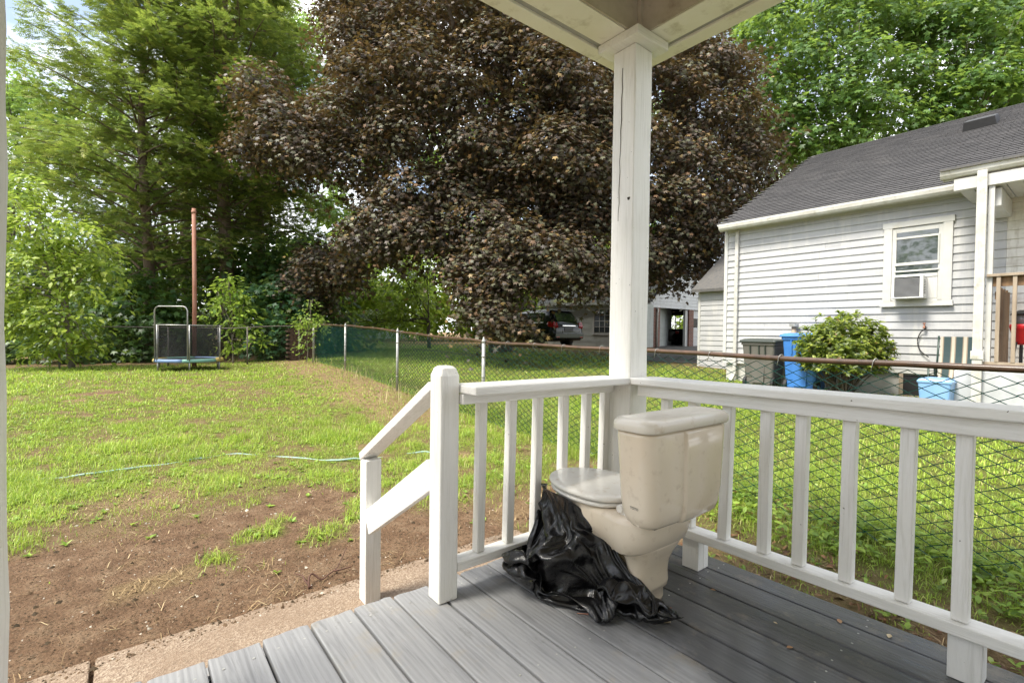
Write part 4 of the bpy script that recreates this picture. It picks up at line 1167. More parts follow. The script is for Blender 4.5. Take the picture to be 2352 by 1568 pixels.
# red planter on the porch
pl = thing('planter', 'bright red plastic planter behind the weathered porch balusters', 'planter', (10.02, 0.86, 1.02))
ring = lambda r, z, cx=10.04, cy=0.87: [(cx + r * cos(a), cy + r * sin(a), z) for a in np.linspace(0, 2 * pi, 24, endpoint=False)]
M_red = simple('red_plastic', (0.42, 0.012, 0.018), (0.34, 0.01, 0.015), 5, 0.3)
obj('pot', MB().loft([ring(0.10, 1.42), ring(0.115, 1.45), ring(0.155, 1.64), ring(0.162, 1.65), ring(0.165, 1.70), ring(0.158, 1.715), ring(0.15, 1.70)]), M_red, pl, smooth_=True)
obj('soil', MB().add(ring(0.149, 1.69), [tuple(range(24))]), simple('potting_soil', (0.05, 0.035, 0.025), None, 20, 0.9), pl)
for a in range(3):
    an = a * 2 * pi / 3 + 0.4
    obj('stand_leg', MB().tube([(10.04 + 0.12 * cos(an), 0.87 + 0.12 * sin(an), 1.46), (10.04 + 0.15 * cos(an), 0.87 + 0.15 * sin(an), 1.30), (10.04 + 0.16 * cos(an), 0.87 + 0.16 * sin(an), 1.025)], 0.008, 6), M_blackrub, pl)
lan = thing('lantern', 'small black lantern standing behind the red planter', 'lantern', (10.3, 0.93, 1.02))
r2 = lambda r, z: ring(r, z, 10.3, 0.93)
obj('cap', MB().loft([r2(0.13, 1.86), r2(0.12, 1.88), r2(0.05, 1.92), r2(0.03, 1.93)]), M_blackrub, lan, smooth_=True)
obj('glass_body', MB().loft([r2(0.055, 1.70), r2(0.085, 1.858)]), simple('lamp_glass', (0.25, 0.26, 0.26), None, 5, 0.15), lan, smooth_=True)
obj('stem', MB().tube([(10.3, 0.93, 1.02), (10.3, 0.93, 1.70)], 0.02, 8), M_blackrub, lan)

# patio chair
ch = thing('patio_chair', 'patio chair with striped green and cream fabric back by the house', 'chair', (10.3, 1.66, 0.45))
def stripe_mat():
    m, n, l, b, out = nodes_of('striped_sling')
    tc = n.new('ShaderNodeTexCoord'); s = n.new('ShaderNodeSeparateXYZ'); l.new(tc.outputs['Object'], s.inputs[0])
    mr = n.new('ShaderNodeMapRange'); mr.inputs[1].default_value = -0.225; mr.inputs[2].default_value = 0.225
    l.new(s.outputs['Y'], mr.inputs[0])
    r = n.new('ShaderNodeValToRGB'); r.color_ramp.interpolation = 'CONSTANT'
    st = [(0.0, 0), (0.10, 1), (0.135, 2), (0.16, 0)]
    cr, tn, gr = (0.46, 0.41, 0.33), (0.24, 0.19, 0.14), (0.03, 0.055, 0.058)
    e = r.color_ramp.elements
    stops = [(0.0, cr), (0.06, tn), (0.09, gr), (0.25, tn), (0.28, cr), (0.36, tn), (0.39, gr), (0.57, tn), (0.60, cr), (0.68, tn), (0.71, gr), (0.90, tn), (0.93, cr)]
    while len(e) < len(stops): e.new(0.5)
    for k, (p, c) in enumerate(stops): e[k].position = p; e[k].color = (*c, 1)
    l.new(mr.outputs[0], r.inputs['Fac']); l.new(r.outputs['Color'], b.inputs['Base Color']); b.inputs['Roughness'].default_value = 0.8
    return m
M_stripe = stripe_mat()
M_chair = simple('green_chair_frame', (0.02, 0.045, 0.035), None, 6, 0.4)
CX, CY, CZ0 = 10.3, 1.66, gz(10.3, 1.66)
bk = MB(); R_ = []
for k in range(9):
    u = k / 8; x = 10.46 + 0.13 * u + 0.03 * sin(pi * u); z = CZ0 + 0.46 + 0.66 * u
    R_.append([(x, CY - 0.225, z), (x + 0.018 - 0.02, CY, z), (x, CY + 0.225, z), (x + 0.012, CY + 0.225, z), (x + 0.012, CY - 0.225, z)])
obj('backrest', MB().loft(R_), M_stripe, ch, smooth_=False)
R_ = []
for k in range(6):
    u = k / 5; x = 9.98 + 0.48 * u; z = CZ0 + 0.46 - 0.04 * sin(pi * u)
    R_.append([(x, CY - 0.225, z), (x, CY + 0.225, z), (x, CY + 0.225, z - 0.012), (x, CY - 0.225, z - 0.012)])
obj('seat', MB().loft(R_), M_stripe, ch)
for s in (-1, 1):
    y = CY + s * 0.25
    obj('back_frame', MB().tube([(10.45, y, CZ0 + 0.44), (10.55, y, CZ0 + 0.8), (10.60, y, CZ0 + 1.13)], 0.014, 8), M_chair, ch, smooth_=True)
    obj('armrest', MB().box(10.02, 10.5, y - 0.025 + s * .03, y + 0.025 + s * .03, CZ0 + 0.66, CZ0 + 0.69), M_chair, ch, bevel=0.01)
    obj('leg', MB().tube([(10.02, y, CZ0), (10.02, y + s * .01, CZ0 + 0.30), (10.05, y + s * .02, CZ0 + 0.66)], 0.014, 8), M_chair, ch, smooth_=True)
    obj('leg', MB().tube([(10.52, y, CZ0), (10.42, y, CZ0 + 0.35), (10.45, y + s * .02, CZ0 + 0.66)], 0.014, 8), M_chair, ch, smooth_=True)
    obj('seat_frame', MB().tube([(9.98, y, CZ0 + 0.45), (10.46, y, CZ0 + 0.45)], 0.014, 8), M_chair, ch, smooth_=True)
# pale blue storage tote
def tub(x0, x1, y0, y1, z0, z1, t=0.03, r=0.03):
    return MB().loft([[(x, y, z) for x, y in rrect(x0 + g, x1 - g, y0 + g, y1 - g, r, 6)] for z, g in ((z0, t), (z0 + (z1 - z0) * .5, t * .5), (z1 - 0.06, 0.0), (z1 - 0.055, -0.012), (z1 - 0.03, -0.012), (z1 - 0.02, 0.0), (z1 - 0.004, 0.01), (z1, 0.05))])
tt = thing('storage_tote', 'pale blue plastic storage tote in front of the striped chair', 'tote', (9.75, 1.75, 0.4))
obj('body', tub(9.50, 9.98, 1.56, 1.95, gz(9.7, 1.7), gz(9.7, 1.7) + 0.50), simple('pale_blue_plastic', (0.20, 0.38, 0.66), (0.26, 0.44, 0.70), 4, 0.35), tt, smooth_=False)
obj('lid_ridge', MB().box(9.60, 9.88, 1.64, 1.87, gz(9.7, 1.7) + 0.501, gz(9.7, 1.7) + 0.512), MATS['pale_blue_plastic'], tt, bevel=0.004)

# wheelie bins
def wheelie_bin(label, cx, cy, w, d, h, col, lidcol, group=None):
    z0 = gz(cx, cy)
    t = thing('wheelie_bin', label, 'bin', (cx, cy, z0), 'wheeled bins beside the house')
    mb_ = simple('bin_' + label.split()[0], col, tuple(c * 0.85 for c in col), 4, 0.45, dirt=tuple(c * 0.6 for c in col))
    ml = simple('bin_lid_' + label.split()[0], lidcol, None, 4, 0.45)
    R = []
    for z, g in ((0.05, 0.07), (0.10, 0.055), (0.22, 0.055), (0.24, 0.045), (h * 0.6, 0.022), (h - 0.09, 0.0), (h - 0.085, -0.02), (h - 0.02, -0.02)):
        R.append([(x, y, z0 + z) for x, y in rrect(cx - w / 2 + g, cx + w / 2 - g, cy - d / 2 + g, cy + d / 2 - g, 0.05, 6)])
    body = obj('body', MB().loft(R), mb_, t, smooth_=False, bevel=0.006)
    R = []
    for z, g in ((h - 0.03, -0.045), (h - 0.015, -0.05), (h + 0.015, -0.04), (h + 0.04, 0.02), (h + 0.05, 0.10)):
        R.append([(x, y, z0 + z) for x, y in rrect(cx - w / 2 + g, cx + w / 2 - g, cy - d / 2 + g, cy + d / 2 - g, 0.05, 6)])
    obj('lid', MB().loft(R), ml, t, bevel=0.004)
    for q in (-0.6, -0.1, 0.6):
        obj('rib', MB().bar((cx - w / 2 - 0.012, cy + q * d * 0.38, z0 + h - 0.09), (cx - w / 2 + 0.012, cy + q * d * 0.38, z0 + h - 0.36), 0.022, 0.03), ml, t)
    obj('front_panel', MB().prism([(cy - 0.11, z0 + 0.12), (cy + 0.11, z0 + 0.12), (cy + 0.13, z0 + h * 0.52), (cy + 0.09, z0 + h * 0.58), (cy - 0.09, z0 + h * 0.58), (cy - 0.13, z0 + h * 0.52)], 'x', cx - w / 2 + 0.024, cx - w / 2 + 0.045), mb_, t)
    for s in (-1, 1):
        wy = cy + s * (d / 2 - 0.02); wx = cx + w * 0.18 - 0.02
        wy = cy + s * (d / 2 + 0.0)
        wh = obj('wheel', MB().tube([(cx - w * .30, cy + s * d * 0.42 - 0.03, z0 + 0.12), (cx - w * .30, cy + s * d * 0.42 + 0.03, z0 + 0.12)], 0.12, 20), M_blackrub, t, bevel=0.012)
        obj('hub', MB().tube([(cx - w * .30, cy + s * d * 0.42 - 0.036, z0 + 0.12), (cx - w * .30, cy + s * d * 0.42 + 0.036, z0 + 0.12)], 0.05, 12), ml, wh)
    obj('axle', MB().tube([(cx - w * .30, cy - d * .42, z0 + 0.12), (cx - w * .30, cy + d * .42, z0 + 0.12)], 0.012, 6), M_galv, t)
    obj('handle', MB().tube([(cx + w / 2 + 0.03, cy - d * .35, z0 + h - 0.05), (cx + w / 2 + 0.07, cy - d * .3, z0 + h - 0.02), (cx + w / 2 + 0.07, cy + d * .3, z0 + h - 0.02), (cx + w / 2 + 0.03, cy + d * .35, z0 + h - 0.05)], 0.015, 6), ml, t)
wheelie_bin('grey wheeled bin with dark lid near the white downspout', 10.42, 4.66, 0.58, 0.66, 0.98, (0.13, 0.122, 0.108), (0.035, 0.045, 0.038))
wheelie_bin('blue wheeled recycling bin half hidden by the round shrub', 10.42, 3.86, 0.62, 0.64, 1.10, (0.045, 0.19, 0.55), (0.05, 0.21, 0.58))
t = thing('vent_pipe', 'short brown pipe with grey cap behind the blue bin', 'pipe', (10.85, 4.25, 0.5))
obj('pipe', MB().tube([(10.88, 4.27, 0.4), (10.88, 4.27, 1.70)], 0.045, 10), M_weathered, t, smooth_=True)
obj('cap', MB().tube([(10.88, 4.27, 1.701), (10.88, 4.27, 1.76)], 0.085, 12), M_galv, t)

# ------------------------------------------------------------------ garages, shed, far house
M_gsiding = siding_mat('garage_shingle_siding', (0.42, 0.44, 0.42), (0.35, 0.37, 0.35), (0.30, 0.31, 0.28))
M_wsiding = siding_mat('garage_clapboard', (0.60, 0.60, 0.60), (0.52, 0.52, 0.52), (0.46, 0.45, 0.43))
def brick_mat():
    m, n, l, b, out = nodes_of('red_brick')
    br = n.new('ShaderNodeTexBrick'); br.inputs['Color1'].default_value = (0.22, 0.085, 0.055, 1); br.inputs['Color2'].default_value = (0.14, 0.055, 0.04, 1)
    br.inputs['Mortar'].default_value = (0.30, 0.26, 0.22, 1); br.inputs['Scale'].default_value = 1.0
    br.inputs['Brick Width'].default_value = 0.21; br.inputs['Row Height'].default_value = 0.075; br.inputs['Mortar Size'].default_value = 0.008
    tc = n.new('ShaderNodeTexCoord'); mp = n.new('ShaderNodeMapping'); mp.inputs['Rotation'].default_value = (pi / 2, 0, 0)
    l.new(tc.outputs['Object'], mp.inputs['Vector']); l.new(mp.outputs[0], br.inputs['Vector'])
    l.new(br.outputs['Color'], b.inputs['Base Color']); b.inputs['Roughness'].default_value = 0.85
    return m
M_brick = brick_mat()
def window_part(parent, cx, y, z0, w, h, cols_, rows_, m_frame):
    """sash window on a wall that faces -y in the parent's frame"""
    wn_ = obj('window', MB().box(cx - w / 2 - .07, cx - w / 2, y - .03, y, z0 - .07, z0 + h + .07).box(cx + w / 2, cx + w / 2 + .07, y - .03, y, z0 - .07, z0 + h + .07)
              .box(cx - w / 2, cx + w / 2, y - .03, y, z0 + h, z0 + h + .07).box(cx - w / 2 - .1, cx + w / 2 + .1, y - .05, y, z0 - .11, z0 - .071), m_frame, parent, origin=(0, 0, 0))
    for i in range(cols_):
        for j in range(rows_):
            a = cx - w / 2 + w * i / cols_ + .012; b_ = cx - w / 2 + w * (i + 1) / cols_ - .012
            c = z0 + h * j / rows_ + .012; d = z0 + h * (j + 1) / rows_ - .012
            obj('pane', MB().box(a, b_, y - .008, y - .002, c, d), M_glass, wn_, origin=(0, 0, 0))
    mb = MB()
    for i in range(1, cols_): mb.box(cx - w / 2 + w * i / cols_ - .012, cx - w / 2 + w * i / cols_ + .012, y - .016, y - .001, z0, z0 + h)
    for j in range(1, rows_): mb.box(cx - w / 2, cx + w / 2, y - (.024 if j == rows_ // 2 else .0145), y - .0012, z0 + h * j / rows_ - .012, z0 + h * j / rows_ + .012)
    obj('muntin', mb, m_frame, wn_, origin=(0, 0, 0))
    return wn_
# mossy garage: its own frame, long wall facing -y
GA = radians(-(158 - 90))
gar = thing('garage', 'grey shingle sided garage with mossy roof behind the dark car', 'garage', (17.35, 19.1, gz(17.35, 19.1) - 0.12), rotz=GA)
GL, GD, GH = 5.3, 6.0, 2.25
obj('wall', MB().box(0, GL, 0, GD, 0, GH), M_gsiding, gar, origin=(0, 0, 0))
for k in range(7):
    n_ = 9
    z = 0.02 + k * 0.318
    for q in range(1):
        obj('siding_course', MB().prism([(-0.001, z), (-0.022, z), (-0.006, z + 0.314), (-0.001, z + 0.314)], 'x', -0.02, GL + 0.02) if False else
            MB().add([(-0.02, -0.022, z), (GL + .02, -0.022, z), (GL + .02, -0.006, z + .314), (-0.02, -0.006, z + .314), (-0.02, -0.001, z), (GL + .02, -0.001, z)],
                     [(0, 1, 2, 3), (0, 4, 5, 1)]), M_gsiding, gar, origin=(0, 0, 0), recalc=False)
gr = obj('roof', MB().add([(-0.3, -0.35, GH), (GL + .3, -0.35, GH), (GL + .3, GD / 2, GH + 2.0), (-0.3, GD / 2, GH + 2.0), (GL + .3, GD + .35, GH), (-0.3, GD + .35, GH),
                           (-0.3, -0.35, GH + .08), (GL + .3, -0.35, GH + .08), (GL + .3, GD / 2, GH + 2.09), (-0.3, GD / 2, GH + 2.09), (GL + .3, GD + .35, GH + .08), (-0.3, GD + .35, GH + .08)],
                          [(6, 7, 8, 9), (9, 8, 10, 11), (0, 1, 7, 6), (0, 3, 2, 1), (0, 6, 9, 3), (3, 9, 11, 5), (1, 2, 8, 7), (2, 4, 10, 8)]), M_moss, gar, origin=(0, 0, 0))
obj('fascia', MB().box(-0.3, GL + .3, -0.385, -0.352, GH - 0.07, GH + 0.07), M_gsiding, gar, origin=(0, 0, 0))
window_part(gar, 3.15, -0.024, 0.82, 0.82, 1.15, 3, 4, M_wsiding)
# brick-piered garage with an open door, gable towards the driveway
G2X, G2Y = 20.75, 14.9
gb = gz(21, 15) - 0.10
g2 = thing('garage', 'white gabled garage with red brick piers and an open bay', 'garage', (G2X, G2Y, gb))
Wd = 6.6
obj('side_wall', MB().box(0, 0.2, 0.02, 6.5, 0, 2.35), M_wsiding, g2, origin=(0, 0, 0))
obj('side_wall', MB().box(Wd - .2, Wd, 0.02, 2.15, 0, 2.35).box(Wd - .2, Wd, 3.15, 6.29, 0, 2.35).box(Wd - .2, Wd, 2.15, 3.15, 0, 1.10).box(Wd - .2, Wd, 2.15, 3.15, 1.95, 2.35), M_shade_black, g2, origin=(0, 0, 0))  # second wall coloured black to imitate an unlit bay
bwall = obj('rear_wall', MB().box(0.2, Wd - .2, 6.3, 6.5, 0, 2.35).box(0.201, 0.22, 0.11, 6.29, 0.03, 2.3), M_shade_black, g2, origin=(0, 0, 0))  # rear wall plus a black panel lining the first side wall as shade
obj('side_window_bars', MB().box(Wd - .12, Wd - .08, 2.47, 2.50, .95, 2.15).box(Wd - .12, Wd - .08, 2.80, 2.83, .95, 2.15).box(Wd - .115, Wd - .085, 2.15, 3.15, 1.35, 1.38).box(Wd - .115, Wd - .085, 2.15, 3.15, 1.75, 1.78), M_shade_black, g2, origin=(0, 0, 0))
obj('floor', MB().box(0.2, Wd - .2, 0.0, 6.3, 0.0, 0.03), M_asphalt, g2, origin=(0, 0, 0))
obj('ceiling', MB().box(0.2, Wd - .2, 0.05, 6.3, 2.30, 2.34), M_shade_black, g2, origin=(0, 0, 0))
for a, b_ in ((0.0, 0.62), (3.3, 3.75)):
    obj('brick_pier', MB().box(a, b_, -0.12, 0.10, 0, 2.12), M_brick, g2, origin=(0, 0, 0), bevel=0.01)
obj('door_jamb', MB().box(3.06, 3.298, -0.03, 0.10, 0, 2.1), M_trim, g2, origin=(0, 0, 0))
dr = obj('garage_door', MB().box(3.76, 6.3, -0.02, 0.03, 0, 2.1), M_wsiding, g2, origin=(0, 0, 0))
for i in range(4):
    obj('door_pane', MB().box(3.86 + i * .58, 4.34 + i * .58, -0.035, -0.022, 1.15, 1.65), M_glass, dr, origin=(0, 0, 0))
    for zz in (0.12, 0.62):
        obj('door_panel', MB().box(3.86 + i * .58, 4.34 + i * .58, -0.035, -0.022, zz, zz + .4), M_trim, dr, origin=(0, 0, 0), bevel=.006)
zz = 2.12
for k in range(15):
    z0_ = zz + k * 0.17; hw = Wd / 2 + 0.25 - max(0, (z0_ - 2.5)) * 1.25
    if hw < 0.2: break
    hw2 = Wd / 2 + 0.25 - max(0, (z0_ + .168 - 2.5)) * 1.25
    obj('gable_plank', MB().add([(Wd / 2 - hw, -0.15, z0_), (Wd / 2 + hw, -0.15, z0_), (Wd / 2 + hw2, -0.13, z0_ + .168), (Wd / 2 - hw2, -0.13, z0_ + .168), (Wd / 2 - hw, -0.12, z0_), (Wd / 2 + hw, -0.12, z0_)], [(0, 1, 2, 3), (0, 4, 5, 1)]), M_wsiding, g2, origin=(0, 0, 0), recalc=False)
PK = 2.5 + (Wd / 2 + .25) / 1.25
obj('roof', MB().add([(-0.45, -0.4, 2.36), (Wd / 2, -0.4, PK + .1), (Wd + .45, -0.4, 2.36), (-0.45, 6.8, 2.36), (Wd / 2, 6.8, PK + .1), (Wd + .45, 6.8, 2.36),
                      (-0.45, -0.4, 2.46), (Wd / 2, -0.4, PK + .2), (Wd + .45, -0.4, 2.46), (-0.45, 6.8, 2.46), (Wd / 2, 6.8, PK + .2), (Wd + .45, 6.8, 2.46)],
                     [(6, 7, 10, 9), (7, 8, 11, 10), (0, 1, 7, 6), (1, 2, 8, 7), (0, 3, 4, 1), (1, 4, 5, 2), (0, 6, 9, 3)]), simple('grey_garage_roof', (0.20, 0.20, 0.20), (0.14, 0.14, 0.14), 12, 0.9), g2, origin=(0, 0, 0))
obj('rake_board', MB().bar((-0.44, -0.42, 2.36), (Wd / 2, -0.42, PK + .10), 0.03, 0.16), M_trim, g2, origin=(0, 0, 0))
obj('rake_board', MB().bar((Wd + 0.44, -0.42, 2.36), (Wd / 2, -0.42, PK + .10), 0.03, 0.16), M_trim, g2, origin=(0, 0, 0))
obj('downspout', MB().tube([(0.30, -0.17, 0.1), (0.30, -0.17, 1.85), (0.36, -0.17, 1.98), (0.25, -0.16, 2.1)], 0.05, 10), M_gutter, g2, origin=(0, 0, 0), smooth_=True)

shed = thing('shed', 'small grey sided shed between the house corner and the brick garage', 'shed', (12.75, 6.35, 0.3))
obj('wall', MB().box(12.9, 16.0, 6.4, 7.6, 0.2, 2.75), M_siding_sh, shed)
for k in range(17):
    z = 0.36 + k * 0.142
    obj('siding_plank', MB().prism([(12.90, z), (12.872, z), (12.888, z + .14), (12.90, z + .14)], 'y', 6.4, 7.58), M_siding, shed)
obj('corner_board', MB().box(12.865, 12.92, 7.56, 7.63, 0.3, 2.75), M_trim, shed)
obj('roof', MB().add([(12.70, 7.75, 2.72), (12.70, 6.3, 2.72), (14.4, 6.3, 3.9), (14.4, 7.75, 3.9), (12.70, 7.75, 2.80), (12.70, 6.3, 2.80), (14.4, 6.3, 3.98), (14.4, 7.75, 3.98), (16.2, 7.75, 2.75), (16.2, 6.3, 2.75)],
    [(4, 5, 6, 7), (0, 3, 2, 1), (0, 4, 7, 3), (0, 1, 5, 4), (7, 6, 9, 8)]), M_roofdark, shed)
fh = thing('far_house', 'distant pale house wall glimpsed between the trunks under the dark maple', 'house', (18.0, 40.0, 0.5))
obj('wall', MB().box(15.0, 19.4, 40.0, 46, 0.3, 4.0), simple('far_siding', (0.62, 0.64, 0.64), (0.52, 0.54, 0.55), 3, 0.7), fh)
obj('roof', MB().prism([(39.6, 4.0), (43.0, 6.2), (46.4, 4.0)], 'x', 14.7, 19.8), M_roofdark, fh)
for x in (16.0, 17.6):
    obj('window', MB().box(x, x + 0.8, 39.96, 39.999, 1.5, 2.8), M_glass, fh)
pier = thing('brick_pier', 'low weathered brick pier wrapped in vines at the fence corner', 'brick pier', (4.7, 17.9, 0.4))
rr = random.Random(13)
for k in range(16):
    for q in range(4):
        x0_ = 4.22 + q * 0.215 + (k % 2) * 0.1
        obj('brick', MB().box(x0_, x0_ + 0.205, 17.75 + rr.uniform(-.01, .01), 18.1, 0.40 + k * 0.073, 0.465 + k * 0.073), simple('pier_brick', (0.12, 0.07, 0.045), (0.07, 0.042, 0.03), 12, 0.9) if 'pier_brick' not in MATS else MATS['pier_brick'], pier)

# ------------------------------------------------------------------ cars
def car_body(stations):
    rings = []
    for y, zb, zbe, zt, wb, wbe, wt in stations:
        r = [(-wb * .9, zb), (-wb, zb + .06), (-wb * 1.01, zb + (zbe - zb) * .5), (-wbe, zbe), (-(wbe + (wt - wbe) * .5), zbe + (zt - zbe) * .5), (-wt, zt - (zt - zbe) * .12 - .012), (-wt * .8, zt - .008), (-wt * .4, zt + .008)]
        r = r + [(-x, z) for x, z in reversed(r)]
        rings.append([(x, y, z) for x, z in r])
    return MB().loft(rings)
M_car = simple('dark_car_paint', (0.020, 0.024, 0.024), (0.017, 0.020, 0.020), 2, 0.12, 0.3)
M_carglass = glass_mat('car_glass', (0.02, 0.024, 0.026), 0.05)
M_chrome = simple('chrome', (0.7, 0.7, 0.7), None, 4, 0.12, 1.0)
M_lamp = simple('red_lamp', (0.45, 0.012, 0.012), (0.30, 0.008, 0.008), 18, 0.12)
def wheels(t, xs, ys, r, w):
    for x in xs:
        for y in ys:
            s = 1 if x > 0 else -1
            wh = obj('wheel', MB().loft([[(x + dx * s, y + rr_ * cos(a), r + rr_ * sin(a)) for a in np.linspace(0, 2 * pi, 28, endpoint=False)] for dx, rr_ in ((-w, r * .7), (-w, r * .95), (-w * .8, r), (-w * .1, r), (0.0, r * .95), (0.0, r * .68))]), M_blackrub, t, origin=(0, 0, 0), smooth_=True)
            obj('rim', MB().loft([[(x + dx * s, y + rr_ * cos(a), r + rr_ * sin(a)) for a in np.linspace(0, 2 * pi, 28, endpoint=False)] for dx, rr_ in ((-.02, r * .68), (-.03, r * .6), (-.02, r * .2), (-.01, r * .12))]), M_galv, wh, origin=(0, 0, 0), smooth_=True)
SUVX, SUVY = 15.05, 15.05
suv = thing('parked_car', 'dark grey SUV with red tail lamps parked under the purple maple', 'car', (SUVX, SUVY, gz(SUVX, SUVY + 2) + 0.02))
st = [(0.0, 0.42, .74, .80, .80, .78, .70), (0.04, 0.34, .92, 1.02, .88, .87, .78), (0.12, 0.30, .98, 1.15, .91, .90, .76), (0.30, .28, 1.02, 1.42, .92, .905, .70), (0.52, .27, 1.03, 1.61, .925, .905, .68), (0.95, .26, 1.02, 1.68, .925, .905, .69),
      (1.8, .25, 1.0, 1.70, .925, .90, .70), (2.6, .25, .98, 1.66, .925, .90, .68), (3.05, .25, .98, 1.50, .925, .89, .68), (3.55, .25, 1.0, 1.14, .92, .88, .72), (4.1, .27, .96, 1.04, .90, .85, .72), (4.55, .32, .80, .90, .84, .80, .66), (4.72, .40, .62, .74, .72, .70, .6)]
obj('body', car_body(st), M_car, suv, origin=(0, 0, 0), smooth_=True)
def side_pt(y, f, s, off=0.012):
    for a, b_ in zip(st[:-1], st[1:]):
        if a[0] <= y <= b_[0]:
            u = (y - a[0]) / (b_[0] - a[0]); q = [a[k] + (b_[k] - a[k]) * u for k in range(7)]
            break
    zbe, zt, wbe, wt = q[2], q[3], q[5], q[6]
    return (s * (wbe + (wt - wbe) * f * 1.0 + off), y, zbe + (zt - zbe) * f * .88)
for s in (-1, 1):
    for ys0, ys1, t0, t1 in ((0.62, 0.98, 0.55, 1.0), (1.10, 1.95, .1, .1), (2.03, 2.9, .1, .1)):
        P_ = [side_pt(ys0 + (0.02 if t0 > .3 else 0), 0.12, s), side_pt(ys1 + (.25 if ys0 > 2 else 0), 0.12, s), side_pt(ys1 - (.02 if ys0 < 2 else .1), 0.84, s), side_pt(ys0 + (.12 if t0 > .3 else .02), 0.84, s)]
        wdw = obj('side_window', MB().add(P_, [(0, 1, 2, 3)]), M_carglass, suv, origin=(0, 0, 0))
    P_ = [side_pt(y, 0.10, s, .016) for y in (.66, 1.2, 2.0, 3.1)]
    obj('window_trim', MB().tube(P_ + [side_pt(2.5, .9, s, .014), side_pt(1.5, .9, s, .014), side_pt(.80, .86, s, .016), side_pt(.66, .10, s, .016)], 0.012, 6), M_chrome, suv, origin=(0, 0, 0))
    obj('roof_rail', MB().tube([(s * .62, 0.7, 1.67), (s * .62, 0.8, 1.73), (s * .62, 1.7, 1.76), (s * .62, 2.6, 1.72), (s * .62, 2.7, 1.66)], 0.02, 8), M_car, suv, origin=(0, 0, 0), smooth_=True)
    tl = obj('tail_lamp', MB().loft([[(s * .62, .012, .86), (s * .88, .02, .84), (s * .945, .30, .92), (s * .93, .36, 1.0)], [(s * .64, -.005, .93), (s * .90, .0, .92), (s * .962, .32, .99), (s * .94, .40, 1.02)], [(s * .68, .05, 1.10), (s * .87, .06, 1.12), (s * .925, .30, 1.12), (s * .90, .38, 1.10)]], closed=True), M_lamp, suv, origin=(0, 0, 0), smooth_=False)
    obj('wheel_arch', MB().loft([[(s * (.93 + dx), yy + r_ * cos(a), .36 + r_ * sin(a)) for a in np.linspace(0, pi, 18)] for yy in (0.95,) for dx, r_ in ((0, .47), (.012, .46), (.012, .38), (-.05, .37))], closed=False, cap0=False, cap1=False), M_blackrub, suv, origin=(0, 0, 0))
    obj('mirror', MB().box(s * .95 if s > 0 else -1.12, 1.12 if s > 0 else -.95, 2.85, 2.97, 1.02, 1.17), M_car, suv, origin=(0, 0, 0), bevel=.03)
obj('rear_window', MB().add([(-.62, .12, 1.13), (.62, .12, 1.13), (.55, .43, 1.55), (-.55, .43, 1.55)], [(0, 1, 2, 3)]), M_carglass, suv, origin=(0, 0, 0)).location = (0, -0.035, 0.02)
obj('spoiler', MB().box(-.66, .66, .32, .62, 1.60, 1.645), M_car, suv, origin=(0, 0, 0), bevel=.015)
obj('chrome_bar', MB().box(-.40, .40, -.028, .02, .93, .975), M_chrome, suv, origin=(0, 0, 0), bevel=.006)
obj('number_plate', MB().box(-.26, .26, -.02, .02, .70, .86), simple('plate_recess', (0.02, 0.02, 0.022), None, 4, .4), suv, origin=(0, 0, 0))
obj('bumper', MB().box(-.88, .88, -.07, .16, .38, .66), M_car, suv, origin=(0, 0, 0), bevel=.05, seg=3)
obj('reflector', MB().box(-.80, -.62, -.08, -.06, .44, .48).box(.62, .80, -.08, -.06, .44, .48), M_lamp, suv, origin=(0, 0, 0))
obj('antenna', MB().tube([(0.1, .75, 1.69), (0.1, .60, 1.95)], .006, 5), M_blackrub, suv, origin=(0, 0, 0))
wheels(suv, (-.93, .93), (.95, 3.75), .36, .23)
sed = thing('parked_car', 'dark car with red tail lamp inside the open garage bay', 'car', (G2X + 3.5, G2Y + 1.2, gb + 0.03))
st2 = [(0.0, .40, .80, .86, .78, .76, .68), (.06, .32, .90, .98, .86, .84, .76), (.6, .28, .94, 1.04, .90, .87, .72), (1.1, .26, .95, 1.32, .90, .87, .62), (1.7, .26, .95, 1.45, .90, .87, .60), (2.6, .26, .93, 1.42, .90, .87, .60), (3.4, .26, .92, 1.02, .88, .84, .7), (4.3, .35, .75, .82, .80, .76, .62)]
obj('body', car_body(st2), simple('grey_car_paint', (0.10, 0.095, 0.088), None, 2, .2, .4), sed, origin=(0, 0, 0), smooth_=True)
for s in (-1, 1):
    obj('tail_lamp', MB().box(s * .9 if s < 0 else .55, -.55 if s < 0 else .9, -.02, .12, .76, .92), M_lamp, sed, origin=(0, 0, 0), bevel=.02)
obj('rear_window', MB().add([(-.55, .66, 1.07), (.55, .66, 1.07), (.48, 1.08, 1.33), (-.48, 1.08, 1.33)], [(0, 1, 2, 3)]), M_carglass, sed, origin=(0, 0, 0)).location = (0, -.03, .02)
wheels(sed, (-.90, .90), (.9, 3.4), .32, .2)

